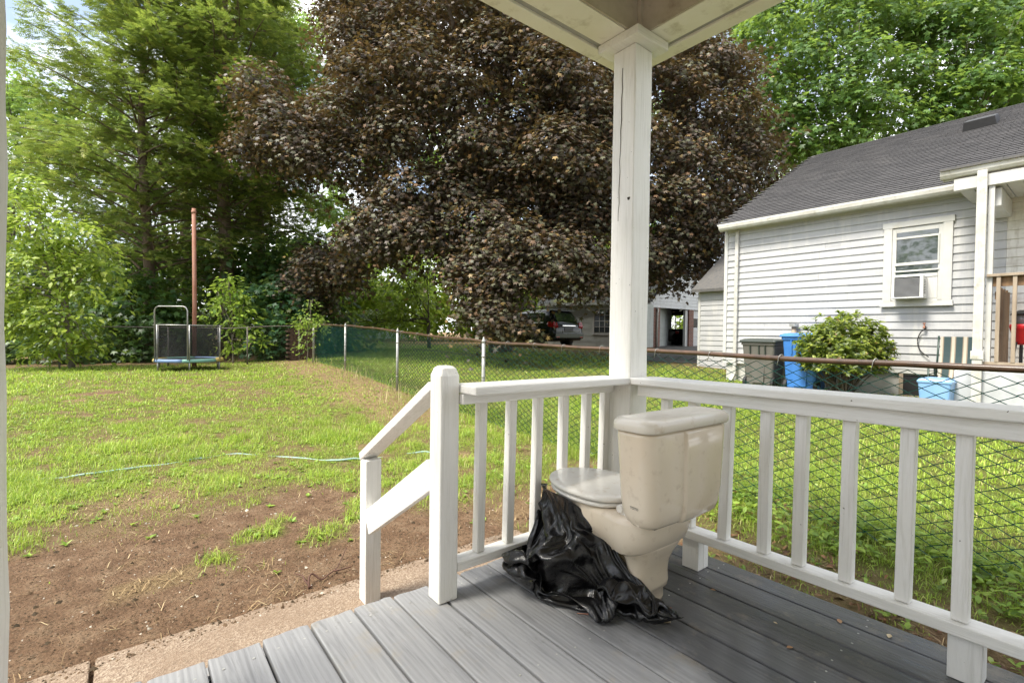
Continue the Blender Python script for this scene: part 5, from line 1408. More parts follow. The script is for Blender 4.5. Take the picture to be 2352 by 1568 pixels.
# ------------------------------------------------------------------ trampoline and pole
TX, TY = 1.33, 16.7; TG = gz(TX, TY)
tr = thing('trampoline', 'small round trampoline with black safety net on the lawn', 'trampoline', (TX, TY, TG))
TRR = 0.83
M_steel = simple('dull_steel', (0.33, 0.33, 0.32), (0.24, 0.23, 0.22), 12, 0.4, 0.6)
circ = lambda r, z, n=48: [(TX + r * cos(a), TY + r * sin(a), z) for a in np.linspace(0, 2 * pi, n + 1)]
obj('frame_ring', MB().tube(circ(TRR, TG + .30), .02, 8), M_steel, tr, smooth_=True)
obj('top_ring', MB().tube(circ(TRR, TG + 1.28), .016, 8), M_steel, tr, smooth_=True)
obj('mat', MB().add([(TX + (TRR - .14) * cos(a), TY + (TRR - .14) * sin(a), TG + .305) for a in np.linspace(0, 2 * pi, 32, endpoint=False)], [tuple(range(32))]), M_blackrub, tr)
padc = [(0.16, 0.25, 0.42), (0.16, 0.33, 0.27), (0.42, 0.33, 0.10)]
for k in range(6):
    a0 = k * pi / 3 + .25
    R_ = []
    for a in np.linspace(a0, a0 + pi / 3 - .01, 9):
        R_.append([(TX + r * cos(a), TY + r * sin(a), TG + .32 + h) for r, h in ((TRR - .15, .0), (TRR - .13, .02), (TRR + .0, .025), (TRR + .03, .0), (TRR + .035, -.06), (TRR + .02, -.065))])
    nm = 'pad_%d' % (k % 3)
    obj('pad', MB().loft(R_), MATS.get(nm) or simple(nm, padc[k % 3], tuple(c * .8 for c in padc[k % 3]), 9, .6), tr, smooth_=True)
for k in range(6):
    a = k * pi / 3 + .45
    px, py = TX + TRR * cos(a), TY + TRR * sin(a)
    obj('leg', MB().tube([(px, py, gz(px, py) - .02), (px, py, TG + .30)], .02, 8), M_steel, tr, smooth_=True)
    obj('net_pole', MB().tube([(TX + (TRR + .02) * cos(a), TY + (TRR + .02) * sin(a), TG + .30), (TX + (TRR + .02) * cos(a), TY + (TRR + .02) * sin(a), TG + 1.28)], .017, 8), M_steel, tr, smooth_=True)
ax = Vector((cos(-0.67), sin(-0.67), 0)); c0 = Vector((TX - .02, TY, 0)) - Vector((-ax.y, ax.x, 0)) * (TRR * .85)
loop = [c0 - ax * .45 + Vector((0, 0, TG + .25)), c0 - ax * .45 + Vector((0, 0, TG + 1.68)), c0 - ax * .41 + Vector((0, 0, TG + 1.76)), c0 - ax * .34 + Vector((0, 0, TG + 1.79)), c0 + ax * .34 + Vector((0, 0, TG + 1.79)), c0 + ax * .41 + Vector((0, 0, TG + 1.76)), c0 + ax * .45 + Vector((0, 0, TG + 1.68)), c0 + ax * .45 + Vector((0, 0, TG + .25))]
obj('handle_bar', MB().tube(loop, .019, 8), M_steel, tr, smooth_=True)
def net_mat():
    m, n, l, b, out = nodes_of('black_netting')
    b.inputs['Base Color'].default_value = (0.012, 0.012, 0.013, 1); b.inputs['Roughness'].default_value = 0.8
    tp = n.new('ShaderNodeBsdfTransparent'); mx = n.new('ShaderNodeMixShader'); mx.inputs[0].default_value = 0.40
    l.new(tp.outputs[0], mx.inputs[1]); l.new(b.outputs[0], mx.inputs[2]); l.new(mx.outputs[0], out.inputs[0])
    return m
obj('safety_net', MB().loft([[(TX + (TRR - .02 - .04 * sin(pi * u)) * cos(a), TY + (TRR - .02 - .04 * sin(pi * u)) * sin(a), TG + .31 + .96 * u) for a in np.linspace(0, 2 * pi, 48, endpoint=False)] for u in np.linspace(0, 1, 6)], cap0=False, cap1=False), net_mat(), tr, smooth_=True)
PX, PY = 1.53, 17.6; 
mb = MB().tube([(PX, PY, gz(PX, PY) - .2), (PX + .01, PY, 2.5), (PX - .01, PY, 5.15)], [.060, .058, .055], 14)
pole = thing('rusty_pole', 'tall rusty red iron pole standing behind the trampoline', 'pole', (PX, PY, gz(PX, PY)))
obj('shaft', mb, M_rust, pole, smooth_=True)
obj('collar', MB().tube([(PX - .01, PY, 5.0), (PX - .01, PY, 5.08)], .068, 12), M_rust, pole, smooth_=True)
# ------------------------------------------------------------------ foliage tools
FPX = 1109.2
CM = np.array(cam.matrix_world.to_3x3())
def at(x, y, t):
    """world point seen at (x, y) of the 2352-pixel-wide picture at depth t"""
    return np.array([0, 0, CAMZ]) + CM @ np.array([(x - 1176) / FPX, -(y - 784) / FPX, -1.0]) * t

def fan(pts):
    V = [(0, 0, 0)] + pts
    return np.array(V, float), np.array([(0, k, k % len(pts) + 1) for k in range(1, len(pts) + 1)])
def maple_tpl():
    half = [(0, 1.0), (24, .48), (52, .92), (84, .42), (118, .66), (160, .22)]
    pts = []
    for a, r in half: pts.append((-sin(radians(a)) * r, cos(radians(a)) * r + .15, -.18 * r * r))
    for a, r in reversed(half[1:]): pts.append((sin(radians(a)) * r, cos(radians(a)) * r + .15, -.18 * r * r))
    V, F = fan(pts); V[0] = (0, .15, .03)
    return V * np.array([.62, .62, .62]), F
def oval_tpl():
    V = np.array([(0, 0, 0), (-.24, .35, .05), (.24, .35, .05), (-.20, .70, .02), (.20, .70, .02), (0, 1, -.10), (0, .5, -.02)], float)
    F = np.array([(0, 2, 6), (0, 6, 1), (1, 6, 3), (2, 4, 6), (3, 6, 5), (4, 5, 6)])
    return V, F
def diamond_tpl():
    V = np.array([(0, 0, 0), (-.3, .45, .04), (.3, .45, .04), (0, 1, -.06)], float)
    return V, np.array([(0, 2, 1), (1, 2, 3)])
def spray_tpl(seed, n=11):
    """flat hemlock spray: a stem with tapering side twigs"""
    r = random.Random(seed); V, F = [], []
    def twig(x, y, z, a, L, w):
        dx, dy = sin(a), cos(a); b = len(V)
        V.extend([(x, y, z), (x + dx * L * .45 - dy * w, y + dy * L * .45 + dx * w, z - .02), (x + dx * L * .45 + dy * w, y + dy * L * .45 - dx * w, z - .02), (x + dx * L, y + dy * L, z - .10 * L - .02)])
        F.extend([(b, b + 2, b + 1), (b + 1, b + 2, b + 3)])
    for k in range(n):
        u = .08 + .84 * k / n; s = 1 if k % 2 else -1
        twig(0, u, -.22 * u * u, s * radians(r.uniform(38, 62)), (1 - u * .75) * r.uniform(.34, .52), r.uniform(.035, .055))
    twig(0, .55, -.07, 0, .5, .05); twig(0, .05, 0, 0, .6, .03)
    return np.array(V, float), np.array(F)

def norm(a): return a / (np.linalg.norm(a, axis=1, keepdims=True) + 1e-9)
def scatter(tpl, pos, nrm_, tip, size):
    """copy a leaf template to every position; returns V, F, vertices per leaf"""
    T, F = tpl
    n_ = norm(nrm_); d = tip - n_ * (tip * n_).sum(1, keepdims=True); d = norm(d); s = np.cross(d, n_)
    V = pos[:, None, :] + size[:, None, None] * (T[None, :, 0:1] * s[:, None, :] + T[None, :, 1:2] * d[:, None, :] + T[None, :, 2:3] * n_[:, None, :])
    k = len(T)
    FF = (F[None] + (np.arange(len(pos)) * k)[:, None, None]).reshape(-1, 3)
    return V.reshape(-1, 3), FF, k
def leaf_cloud(name, tpl, pos, nrm_, tip, size, col, mat_, parent, stuff=False):
    V, F, k = scatter(tpl, pos, nrm_, tip, size)
    o = np_mesh(name, V, F, mat_, parent, col=np.repeat(col, k, axis=0))
    if stuff: o['kind'] = 'stuff'
    return o
def rdir(n, r=RNG):
    v = r.normal(size=(n, 3)); return norm(v)
def tints(n, palette, r=RNG, jit=.18):
    p = np.array(palette); w = p[:, 3] / p[:, 3].sum()
    c = p[r.choice(len(p), n, p=w), :3] * (1 + jit * r.normal(size=(n, 1)))
    return np.clip(c, .003, .9)
def lobe_leaves(lobes, per, shell=.55, flat=.8, r=RNG, clump=26, csize=.30):
    """leaves gathered in little rosettes near the surface of each lobe"""
    P, Nn, L = [], [], []
    for (c, rad), m in zip(lobes, per):
        nc = max(3, int(m / clump))
        d = rdir(nc, r); d[:, 2] *= 1.0
        rr_ = rad * (shell + (1 - shell) * r.random((nc, 1)) ** .6)
        cc = np.array(c) + d * rr_ * np.array([1, 1, flat])
        q = np.repeat(np.arange(nc), clump)
        off = r.normal(size=(len(q), 3)) * csize * np.array([1, 1, .38])
        off[:, 2] -= .35 * (off[:, 0] ** 2 + off[:, 1] ** 2) / max(csize, .05)
        P.append(cc[q] + off)
        Nn.append(d[q] * .75 + np.array([0, 0, .95]) + r.normal(size=(len(q), 3)) * .42)
        L.append(d[q] * .5 + off / csize * .6 + np.array([0, 0, -.45]) + r.normal(size=(len(q), 3)) * .35)
    return np.concatenate(P), np.concatenate(Nn), np.concatenate(L)
def limb(mb, p, q, r0, r1, sag=0.0, n=7, seg=8, r=random):
    p, q = Vector(p), Vector(q); pts, rs = [], []
    L = (q - p).length
    for k in range(n + 1):
        u = k / n; c = p.lerp(q, u) + Vector((r.uniform(-1, 1), r.uniform(-1, 1), r.uniform(-1, 1))) * L * .022 * sin(pi * u)
        c.z += sag * sin(pi * u) * L
        pts.append(c); rs.append(r0 + (r1 - r0) * u)
    mb.tube(pts, rs, seg)
    return pts

# ------------------------------------------------------------------ purple maple
def purple_maple():
    r = np.random.default_rng(5); rp = random.Random(5)
    base = at(1150, 770, 18.8); base[2] = gz(base[0], base[1])
    t = thing('purple_maple', 'huge purple leaved maple with crown hanging almost to the ground', 'tree', tuple(base))
    front = [  # x, y, depth, radius in pixels
        (600, 190, 15.5, 60), (640, 270, 15, 75), (700, 330, 15, 80), (590, 330, 16, 60), (780, 260, 15.5, 85), (810, 90, 16.5, 75), (860, 170, 15, 90), (880, 40, 16, 90), (960, 130, 14.5, 85), (1000, 30, 15.5, 95),
        (830, 360, 15.5, 75), (930, 290, 15, 85), (1040, 210, 14.5, 85), (1130, 120, 15, 90), (1130, 10, 15.5, 95), (1230, 70, 14.5, 85), (1270, 150, 14, 75), (1330, 190, 14.5, 75), (1360, 270, 14.5, 75),
        (1110, 320, 14.5, 75), (1200, 260, 15, 80), (1280, 330, 13.8, 80), (1350, 370, 14, 80), (1200, 400, 14.5, 70), (1060, 420, 15, 70), (960, 430, 15, 80), (870, 490, 14.8, 75), (830, 540, 14.8, 60), (930, 520, 14.6, 65), (1010, 520, 14.8, 70),
        (1120, 500, 14.5, 75), (1200, 540, 13.6, 70), (1290, 470, 15.5, 75), (1350, 480, 15, 70), (1310, 420, 16, 70), (1270, 500, 17, 70), (1340, 600, 16, 50), (1270, 580, 13.4, 70), (1330, 560, 14, 70), (1380, 640, 14.2, 55), (1130, 590, 14, 65), (1060, 600, 14.5, 55), (1165, 640, 13.4, 50), (1240, 640, 13.8, 35), (1100, 650, 13.8, 45), (1140, 705, 13.2, 40), (1085, 705, 13.8, 30), (1185, 730, 13.2, 20), (1210, 745, 13.3, 6), (1140, 755, 13.4, 14),
        (730, 590, 17, 45), (690, 640, 18, 42), (760, 640, 17.5, 45), (800, 600, 16.5, 45), (730, 690, 18, 34),
        (1550, 190, 16, 70), (1620, 130, 16.5, 65), (1680, 150, 17, 55), (1600, 260, 16, 70), (1680, 240, 16.5, 60), (1710, 330, 17, 60), (1560, 340, 15.5, 70), (1640, 400, 16, 65), (1740, 400, 17.5, 50), (1560, 450, 15, 65), (1620, 490, 15.5, 55), (1690, 460, 16.5, 50), (1550, 530, 15, 50), (1610, 545, 16, 38), (1530, 585, 15.5, 22), (1635, 575, 16.5, 14), (1575, 598, 16, 22), (1622, 602, 16.5, 16), (1515, 610, 15.6, 16), (1450, 300, 15, 80), (1460, 450, 15, 80), (1450, 120, 15.5, 85), (1460, 580, 15, 70),
        (770, 20, 17.5, 45), (860, -60, 17, 95), (1000, -80, 17, 110), (1200, -70, 16, 110), (1400, 10, 16, 100), (1560, 60, 17, 80)]
    lobes = [(at(x, y, d), rad * d / FPX) for x, y, d, rad in front]
    per = [int(1500 * (rad * d / FPX) ** 1.4) + 130 for x, y, d, rad in front]
    P, Nn, L = lobe_leaves(lobes, per, .60, .72, r, 24, .27)
    # darker leaves deep inside the crown
    back = []
    for x, y, d, rad in front:
        if y < 640 and 620 < x < 1720: back.append((at(x + r.uniform(-30, 30), y + r.uniform(-20, 30), d + r.uniform(2.2, 4.5)), rad * 1.35 * d / FPX))
    P2, N2, L2 = lobe_leaves(back, [int(380 * q[1] ** 1.5) + 60 for q in back], .2, .9, r, 18, .36)
    keep = np.ones(len(P2), bool)
    nP = len(P)
    P = np.concatenate([P, P2]); Nn = np.concatenate([Nn, N2]); L = np.concatenate([L, L2])
    size = np.concatenate([r.uniform(.115, .19, nP), r.uniform(.22, .34, len(P2))])
    col = tints(len(P), [(.076, .058, .046, 4), (.104, .078, .054, 4), (.096, .097, .054, 7), (.155, .090, .047, 2.2), (.22, .15, .055, 1.2), (.036, .031, .026, 3)], r)
    leaf_cloud('crown', maple_tpl(), P, Nn, L, size, col, M_leafpurple, t)
    mb = MB(); b = Vector(base)
    trunk = limb(mb, b - Vector((0, 0, .2)), b + Vector((.2, .1, 5.2)), .48, .36, 0, 8, 12, rp)
    for k in range(14):
        a = k * 2.4; hz = 2.2 + k * .45
        st_ = b + Vector((.1, .1, min(hz, 5.2)))
        tgt = st_ + Vector((cos(a) * rp.uniform(3, 5.5), sin(a) * rp.uniform(3, 5.5), rp.uniform(1.0, 6.5)))
        pts = limb(mb, st_, tgt, rp.uniform(.13, .22), .04, .03, 7, 8, rp)
        for q in range(3):
            s_ = pts[rp.randint(3, 6)]; limb(mb, s_, s_ + Vector((rp.uniform(-2, 2), rp.uniform(-2, 2), rp.uniform(-.6, 2))), .05, .012, .02, 5, 6, rp)
    limb(mb, b + Vector((.2, .1, 5.0)), b + Vector((.5, .4, 13)), .36, .1, 0, 8, 10, rp)
    # the limb pair seen through the crown gap
    limb(mb, at(1195, 480, 17.5), at(1215, 380, 17.5), .2, .16, 0, 5, 8, rp); limb(mb, at(1200, 480, 17.4), at(1280, 400, 17), .10, .07, 0, 5, 8, rp)
    obj('trunk', mb, M_bark2, t, smooth_=True)
purple_maple()

# ------------------------------------------------------------------ hemlocks
def hemlock(label, xpix, depth, height, rad, trunk_r, seed, lean=0.0, h0=3.2, nb=95, dens=1.0, xy=None):
    r = np.random.default_rng(seed); rp = random.Random(seed)
    b = at(xpix, 780, depth); b[2] = gz(b[0], b[1])
    t = thing('hemlock_tree', label, 'tree', tuple(b), 'hemlocks behind the lawn')
    mb = MB(); B = Vector(b)
    tp = [B + Vector((lean * u * height + .12 * sin(u * 7 + seed), .1 * cos(u * 5), height * u - .15)) for u in np.linspace(0, 1, 14)]
    mb.tube(tp, [trunk_r * (1 - .9 * u) + .02 for u in np.linspace(0, 1, 14)], 12)
    Ps, Ns, Ts, Sz = [], [], [], []
    for k in range(nb):
        u = (k + r.random()) / nb
        h = h0 + (height - h0) * u
        a = k * 2.399 + r.uniform(-.4, .4)
        prof = min(1.0, .62 + 1.6 * u) * (1 - u) ** .55 * 1.12
        Lb = rad * max(.12, prof) * r.uniform(.75, 1.12)
        st_ = B + Vector((lean * h + .1, 0, h)); d = Vector((cos(a), sin(a), 0))
        up = r.uniform(.30, .85) + .15 * u
        pts = []
        for q in np.linspace(0, 1, 9):
            pts.append(st_ + d * (Lb * q) + Vector((0, 0, Lb * (up * q - (.26 + .16 * (1 - u)) * q * q))) + Vector((-d.y, d.x, 0)) * (.10 * Lb * sin(q * 3 + k)))
        mb.tube(pts, [.045 * (1 - .85 * q) * (1 - .5 * u) + .006 for q in np.linspace(0, 1, 9)], 5, caps=False)
        ns = int((26 + 40 * Lb) * dens)
        qv = .22 + .78 * r.random(ns) ** .8
        pa = np.array([tuple(p) for p in pts]); idx = qv * 8; i0 = np.minimum(idx.astype(int), 7); f = (idx - i0)[:, None]
        pp = pa[i0] * (1 - f) + pa[i0 + 1] * f
        side = np.where(r.random(ns) < .5, -1, 1)[:, None]; perp = np.array([-d.y, d.x, 0.0]); dv = np.array([d.x, d.y, 0])
        wid = (.60 * Lb * (1 - qv) * .5 + .30)[:, None]
        lat = r.random((ns, 1)) * wid
        pos = pp + perp * side * lat + dv * lat * .4 + r.normal(size=(ns, 3)) * .05
        pos[:, 2] -= lat[:, 0] * .22 - r.uniform(-.25, .25, ns)
        tip = dv * .9 + perp * side * r.uniform(.1, 1.1, (ns, 1)) + np.array([0, 0, -.12]) + r.normal(size=(ns, 3)) * .26
        Ps.append(pos); Ts.append(tip); Ns.append(np.array([0, 0, 1.0]) + r.normal(size=(ns, 3)) * .30); Sz.append(r.uniform(.22, .44, ns))
    P, N_, T_, S_ = map(np.concatenate, (Ps, Ns, Ts, Sz))
    pal = [(.095, .140, .030, 4), (.145, .19, .038, 4), (.26, .30, .055, 3.0), (.41, .42, .10, 1.7), (.06, .09, .024, 2.4)]
    third = r.integers(0, 3, len(P))
    Vs, Fs, Cs, o0 = [], [], [], 0
    for q in range(3):
        m_ = third == q
        V, F, kk = scatter(spray_tpl(seed * 3 + q), P[m_], N_[m_], T_[m_], S_[m_])
        Vs.append(V); Fs.append(F + o0); o0 += len(V); Cs.append(np.repeat(tints(m_.sum(), pal, r), kk, axis=0))
    np_mesh('crown', np.concatenate(Vs), np.concatenate(Fs), M_needle, t, col=np.concatenate(Cs))
    # dead lower twigs
    for k in range(26):
        h = rp.uniform(1.2, h0 + 2.5); a = rp.uniform(0, 6.28); L_ = rp.uniform(.6, 2.4)
        s_ = B + Vector((lean * h, 0, h)); e_ = s_ + Vector((cos(a) * L_, sin(a) * L_, rp.uniform(-.5, .3)))
        pts = limb(mb, s_, e_, .022, .005, -.02, 5, 5, rp)
        for q in range(3): s2 = pts[rp.randint(2, 5)]; limb(mb, s2, s2 + Vector((rp.uniform(-.5, .5), rp.uniform(-.5, .5), rp.uniform(-.5, .1))), .008, .003, 0, 3, 4, rp)
    obj('trunk', mb, M_bark, t, smooth_=True)
hemlock('feathery hemlock filling the upper left, its thin trunk seen through bare twigs', 335, 18.5, 15.5, 4.6, .20, 101, .0, 3.2, 112, 1.15)
hemlock('hemlock with the thick forked trunk right of the rusty pole', 517, 20.0, 18.0, 4.7, .30, 202, -.004, 5.2, 104, 1.1)
hemlock('hemlock with twin brown trunks left of the purple maple', 600, 22.5, 17.0, 4.6, .26, 303, .0, 5.4, 85, 1.0)
hemlock('hemlock standing farthest back behind the other hemlocks', 430, 25.0, 19.0, 5.0, .26, 404, .0, 6.5, 60, .9)

# ------------------------------------------------------------------ broadleaf trees and bushes
def leafy(name, label, cat, base, lobes, per, tpl, sz, pal, mat_, trunk_r=.1, bark=None, group=None, clump=20, cs=.25, shell=.5, flat=.85, seed=1, limbs=True):
    r = np.random.default_rng(seed); rp = random.Random(seed)
    b = np.array(base, float)
    t = thing(name, label, cat, tuple(b), group)
    P, N_, L = lobe_leaves(lobes, per, shell, flat, r, clump, cs)
    ok = P[:, 2] > ground_z(P[:, 0], P[:, 1]) + .04
    P, N_, L = P[ok], N_[ok], L[ok]
    leaf_cloud('crown', tpl, P, N_, L, r.uniform(sz[0], sz[1], len(P)), tints(len(P), pal, r), mat_, t)
    if limbs:
        mb = MB(); B = Vector(b)
        top = max(lobes, key=lambda q: q[0][2])[0]
        fork = B + (Vector(top) - B) * .35
        fork.x = B.x + (fork.x - B.x) * .4; fork.y = B.y + (fork.y - B.y) * .4
        limb(mb, B - Vector((0, 0, .1)), fork, trunk_r, trunk_r * .75, 0, 6, 10, rp)
        for c, rad in lobes:
            limb(mb, fork + Vector((0, 0, rp.uniform(-.2, .3))), Vector(c), trunk_r * .45, .012, .03, 6, 6, rp)
            for q in range(3): limb(mb, Vector(c).lerp(fork, .3), Vector(c) + Vector((rp.uniform(-1, 1), rp.uniform(-1, 1), rp.uniform(-.6, .8))) * rad * .8, trunk_r * .12 + .004, .004, 0, 4, 5, rp)
        obj('trunk', mb, bark or M_bark2, t, smooth_=True)
    return t
BRIGHT = [(.10, .20, .022, 4), (.16, .28, .03, 4), (.22, .34, .05, 2), (.06, .13, .02, 2)]
LIME = [(.21, .29, .03, 4), (.31, .38, .045, 3), (.13, .20, .025, 3), (.40, .46, .08, 1)]
DEEP = [(.028, .075, .022, 4), (.045, .105, .028, 4), (.075, .15, .035, 2), (.02, .05, .018, 2)]
MIDG = [(.045, .105, .025, 4), (.075, .15, .03, 4), (.12, .22, .045, 2), (.03, .07, .02, 2)]
def pl(lst): return [(at(x, y, d), rad * d / FPX) for x, y, d, rad in lst]
def gbase(x, d):
    p = at(x, 790, d); return (p[0], p[1], gz(p[0], p[1]))
lo = pl([(40, 470, 13.6, 60), (110, 520, 13.4, 70), (190, 540, 13.8, 55), (30, 560, 13.4, 70), (100, 620, 13.2, 75), (190, 640, 13.4, 65), (20, 660, 13, 65), (60, 720, 13, 60), (150, 730, 13.2, 60), (200, 780, 13.5, 35), (230, 600, 14, 40), (70, 430, 14, 40), (-40, 500, 13.5, 70), (-50, 640, 13, 70), (110, 790, 13.2, 35)])
leafy('bush_tree', 'bright lime green young tree at the left edge of the lawn', 'tree', gbase(165, 13.9), lo, [int(500 * q[1] ** 1.3) + 60 for q in lo], oval_tpl(), (.13, .20), LIME, M_leafgreen, .09, M_bark3, None, 16, .2, .35, .85, 11)
lo = pl([(300, 690, 17, 50), (340, 650, 17.3, 40), (280, 760, 16.8, 50), (360, 740, 17, 50), (240, 720, 17.2, 45), (330, 800, 16.7, 38), (400, 700, 17.5, 40), (420, 770, 17.3, 40), (250, 810, 16.7, 28), (200, 690, 17.6, 45)])
leafy('maple_sapling', 'low deep green maple sapling left of the trampoline', 'shrub', gbase(310, 17.2), lo, [int(480 * q[1] ** 1.3) + 70 for q in lo], maple_tpl(), (.20, .30), DEEP, M_leafgreen, .05, None, 'green maple saplings under the hemlocks', 16, .24, .45, .8, 12)
lo = pl([(60, 780, 15.6, 40), (140, 795, 15.4, 36), (10, 800, 15.2, 40), (200, 800, 15.8, 28), (-50, 780, 15.4, 50), (90, 740, 16, 40)])
leafy('maple_sapling', 'low dark green seedlings below the lime green tree', 'shrub', gbase(80, 15.7), lo, [int(520 * q[1] ** 1.3) + 90 for q in lo], maple_tpl(), (.16, .25), DEEP, M_leafgreen, .04, None, 'green maple saplings under the hemlocks', 16, .24, .45, .8, 19)
lo = pl([(650, 690, 17.6, 48), (600, 740, 17.3, 40), (670, 750, 17.3, 48), (620, 800, 17, 32), (700, 700, 18, 42), (710, 770, 17.8, 32), (590, 670, 18, 34), (640, 650, 18, 34)])
leafy('maple_sapling', 'low deep green maple sapling between forked trunk and fence corner', 'shrub', gbase(650, 17.7), lo, [int(480 * q[1] ** 1.3) + 70 for q in lo], maple_tpl(), (.20, .30), [(.028, .085, .04, 4), (.04, .11, .05, 3), (.06, .14, .05, 2)], M_leafgreen, .05, None, 'green maple saplings under the hemlocks', 16, .24, .45, .8, 13)
lo = pl([(525, 645, 16.6, 16), (505, 700, 16.5, 26), (560, 700, 16.6, 22), (530, 735, 16.4, 22), (570, 740, 16.5, 26), (590, 780, 16.4, 16), (520, 790, 16.4, 16), (545, 670, 16.7, 16), (500, 670, 16.8, 16)])
leafy('young_sapling', 'thin sapling with bright yellow green leaves beside the forked trunk', 'sapling', gbase(535, 16.6), lo, [90] * len(lo), oval_tpl(), (.14, .22), [(.20, .30, .03, 3), (.28, .38, .05, 3), (.12, .22, .03, 2)], M_leafgreen, .03, M_bark3, None, 9, .2, .2, .9, 14)
lo = pl([(712, 725, 15.4, 20), (735, 745, 15.3, 18), (690, 740, 15.5, 16), (715, 690, 15.6, 9), (700, 790, 15.6, 14), (705, 765, 15.6, 12)])
leafy('vine', 'pale green leafy vine climbing the fence corner post', 'vine', gbase(705, 15.9), lo, [150, 120, 90, 40, 60, 60], oval_tpl(), (.07, .13), [(.22, .32, .05, 3), (.30, .40, .09, 2), (.12, .2, .04, 2)], M_leafgreen, .015, M_bark3, None, 10, .12, .2, .9, 15)
# tall pale tree behind the left hemlock, sunlit trees behind the hemlocks
lo = pl([(30, 170, 27, 60), (60, 260, 27, 70), (10, 330, 27, 70), (100, 350, 27, 60), (40, 420, 26, 60), (-40, 240, 27, 80), (130, 300, 28, 40), (-50, 380, 26, 80)])
leafy('pale_tree', 'pale green tree behind the hemlocks at the far left under the sky', 'tree', gbase(20, 27), lo, [int(150 * q[1] ** 1.4) + 120 for q in lo], maple_tpl(), (.24, .36), [(.14, .25, .06, 3), (.20, .33, .09, 3), (.08, .16, .04, 2)], M_leafgreen, .25, None, None, 18, .4, .35, .9, 16)
lo = pl([(560, 40, 30, 110), (640, 80, 30, 90), (600, 180, 30, 80), (680, 190, 30, 60), (480, 20, 31, 110), (690, 40, 31, 70), (700, 100, 31, 50)])
leafy('sunlit_tree', 'light green tree glowing behind hemlocks and purple maple', 'tree', gbase(600, 30), lo, [int(110 * q[1] ** 1.4) + 100 for q in lo], maple_tpl(), (.28, .42), [(.17, .30, .05, 3), (.25, .40, .07, 3), (.10, .18, .04, 2)], M_leafgreen, .3, None, None, 18, .45, .35, .9, 17)
lo = pl([(180, 330, 25, 70), (270, 400, 25, 70), (330, 300, 26, 70), (400, 420, 25.5, 70), (460, 330, 26.5, 70), (230, 480, 24.5, 60), (330, 500, 25, 60), (440, 520, 25, 60), (140, 440, 24.5, 60), (540, 430, 26, 60), (600, 500, 26, 55), (660, 440, 27, 55), (690, 530, 26, 45), (100, 330, 26, 60), (520, 300, 27, 60), (620, 340, 27, 60)])
leafy('mixed_tree', 'broad mid green tree filling the gaps behind the hemlock trunks', 'tree', gbase(380, 26), lo, [int(210 * q[1] ** 1.4) + 120 for q in lo], maple_tpl(), (.22, .34), [(.06, .11, .025, 4), (.10, .16, .03, 4), (.17, .24, .045, 2)], M_leafgreen, .26, None, None, 18, .42, .3, .85, 18)
# broad green maples behind the white house
def green_maple(label, tx, lst, seed, depth):
    lo = pl(lst)
    return leafy('green_maple', label, 'tree', gbase(tx, depth), lo, [int(300 * q[1] ** 1.75) + 150 for q in lo], maple_tpl(), (.26, .40), MIDG + [(.16, .27, .08, 1.0)], M_leafgreen, .34, M_bark3, 'green maples behind the white house', 24, .42, .50, .60, seed)
green_maple('tall green maple rising behind the left end of the shingle roof', 1930, [(1760, 60, 27, 70), (1830, 130, 26.5, 75), (1760, 190, 27, 60), (1900, 60, 27, 80), (1900, 210, 26, 75), (1810, 270, 27, 60), (1960, 130, 26, 70), (2000, 30, 27, 80), (1990, 230, 25.5, 65), (1880, 310, 26, 60), (1960, 310, 26, 55), (2050, 160, 26.5, 70), (2060, 270, 26, 60), (1800, 330, 28, 50), (1860, -20, 28, 90), (1970, -40, 28, 90), (1740, 320, 29, 60), (1740, 10, 29, 70), (1830, 370, 30, 50)], 51, 28)
green_maple('spreading green maple behind the right part of the shingle roof', 2230, [(2130, 60, 27, 75), (2200, 30, 26, 70), (2290, 60, 25.5, 80), (2180, 130, 26.5, 65), (2270, 160, 25, 75), (2120, 210, 26, 60), (2220, 210, 25, 65), (2330, 190, 25, 75), (2150, 270, 26, 55), (2060, 70, 28, 60), (2380, 70, 26, 90), (2360, 250, 26, 60), (2280, -30, 27, 90), (2100, -20, 28, 90), (2400, -30, 27, 100), (2230, 270, 27, 50)], 52, 27)
# understory that closes the view below the crowns
def wood(name, label, xs, d0, d1, y0, y1, n, sz, pal, seed):
    r = np.random.default_rng(seed)
    lob = []
    for k in range(n):
        x = r.uniform(*xs); d = r.uniform(d0, d1); y = r.uniform(y0, y1)
        c = at(x, y, d); rad = r.uniform(.9, 1.9)
        lob.append((c, rad))
    P, N_, L = lobe_leaves(lob, [int(120 * q[1] ** 1.6) + 40 for q in lob], .3, .8, r, 16, .42)
    ok = P[:, 2] > ground_z(P[:, 0], P[:, 1]) + .02
    P, N_, L = P[ok], N_[ok], L[ok]
    V, F, k = scatter(diamond_tpl(), P, N_, L, r.uniform(sz[0], sz[1], len(P)))
    o = np_mesh(name, V, F, M_leafgreen, col=np.repeat(tints(len(P), pal, r), k, axis=0))
    return tag(o, label, cat='undergrowth', kind='stuff')
wood('undergrowth', 'dark tangled undergrowth behind the old back fence', (-250, 800), 20.0, 26.0, 560, 800, 190, (.20, .36), DEEP, 61)
wood('lit_thicket', 'yellow green sunlit thicket seen below the purple maple', (700, 1500), 30, 44, 520, 740, 150, (.28, .5), LIME, 62)
wood('far_wood', 'far green wood closing the view behind the garages', (-300, 2700), 46, 62, 200, 740, 260, (.5, .9), MIDG, 63)
rw = np.random.default_rng(65)
lob = [((rw.uniform(-34, -20), rw.uniform(-14, 22), rw.uniform(1.5, 8.5)), rw.uniform(1.4, 2.6)) for _ in range(70)]
P_, N_, L_ = lobe_leaves(lob, [200] * len(lob), .3, .8, rw, 16, .6)
V_, F_, k_ = scatter(diamond_tpl(), P_, N_, L_, rw.uniform(.5, .9, len(P_)))
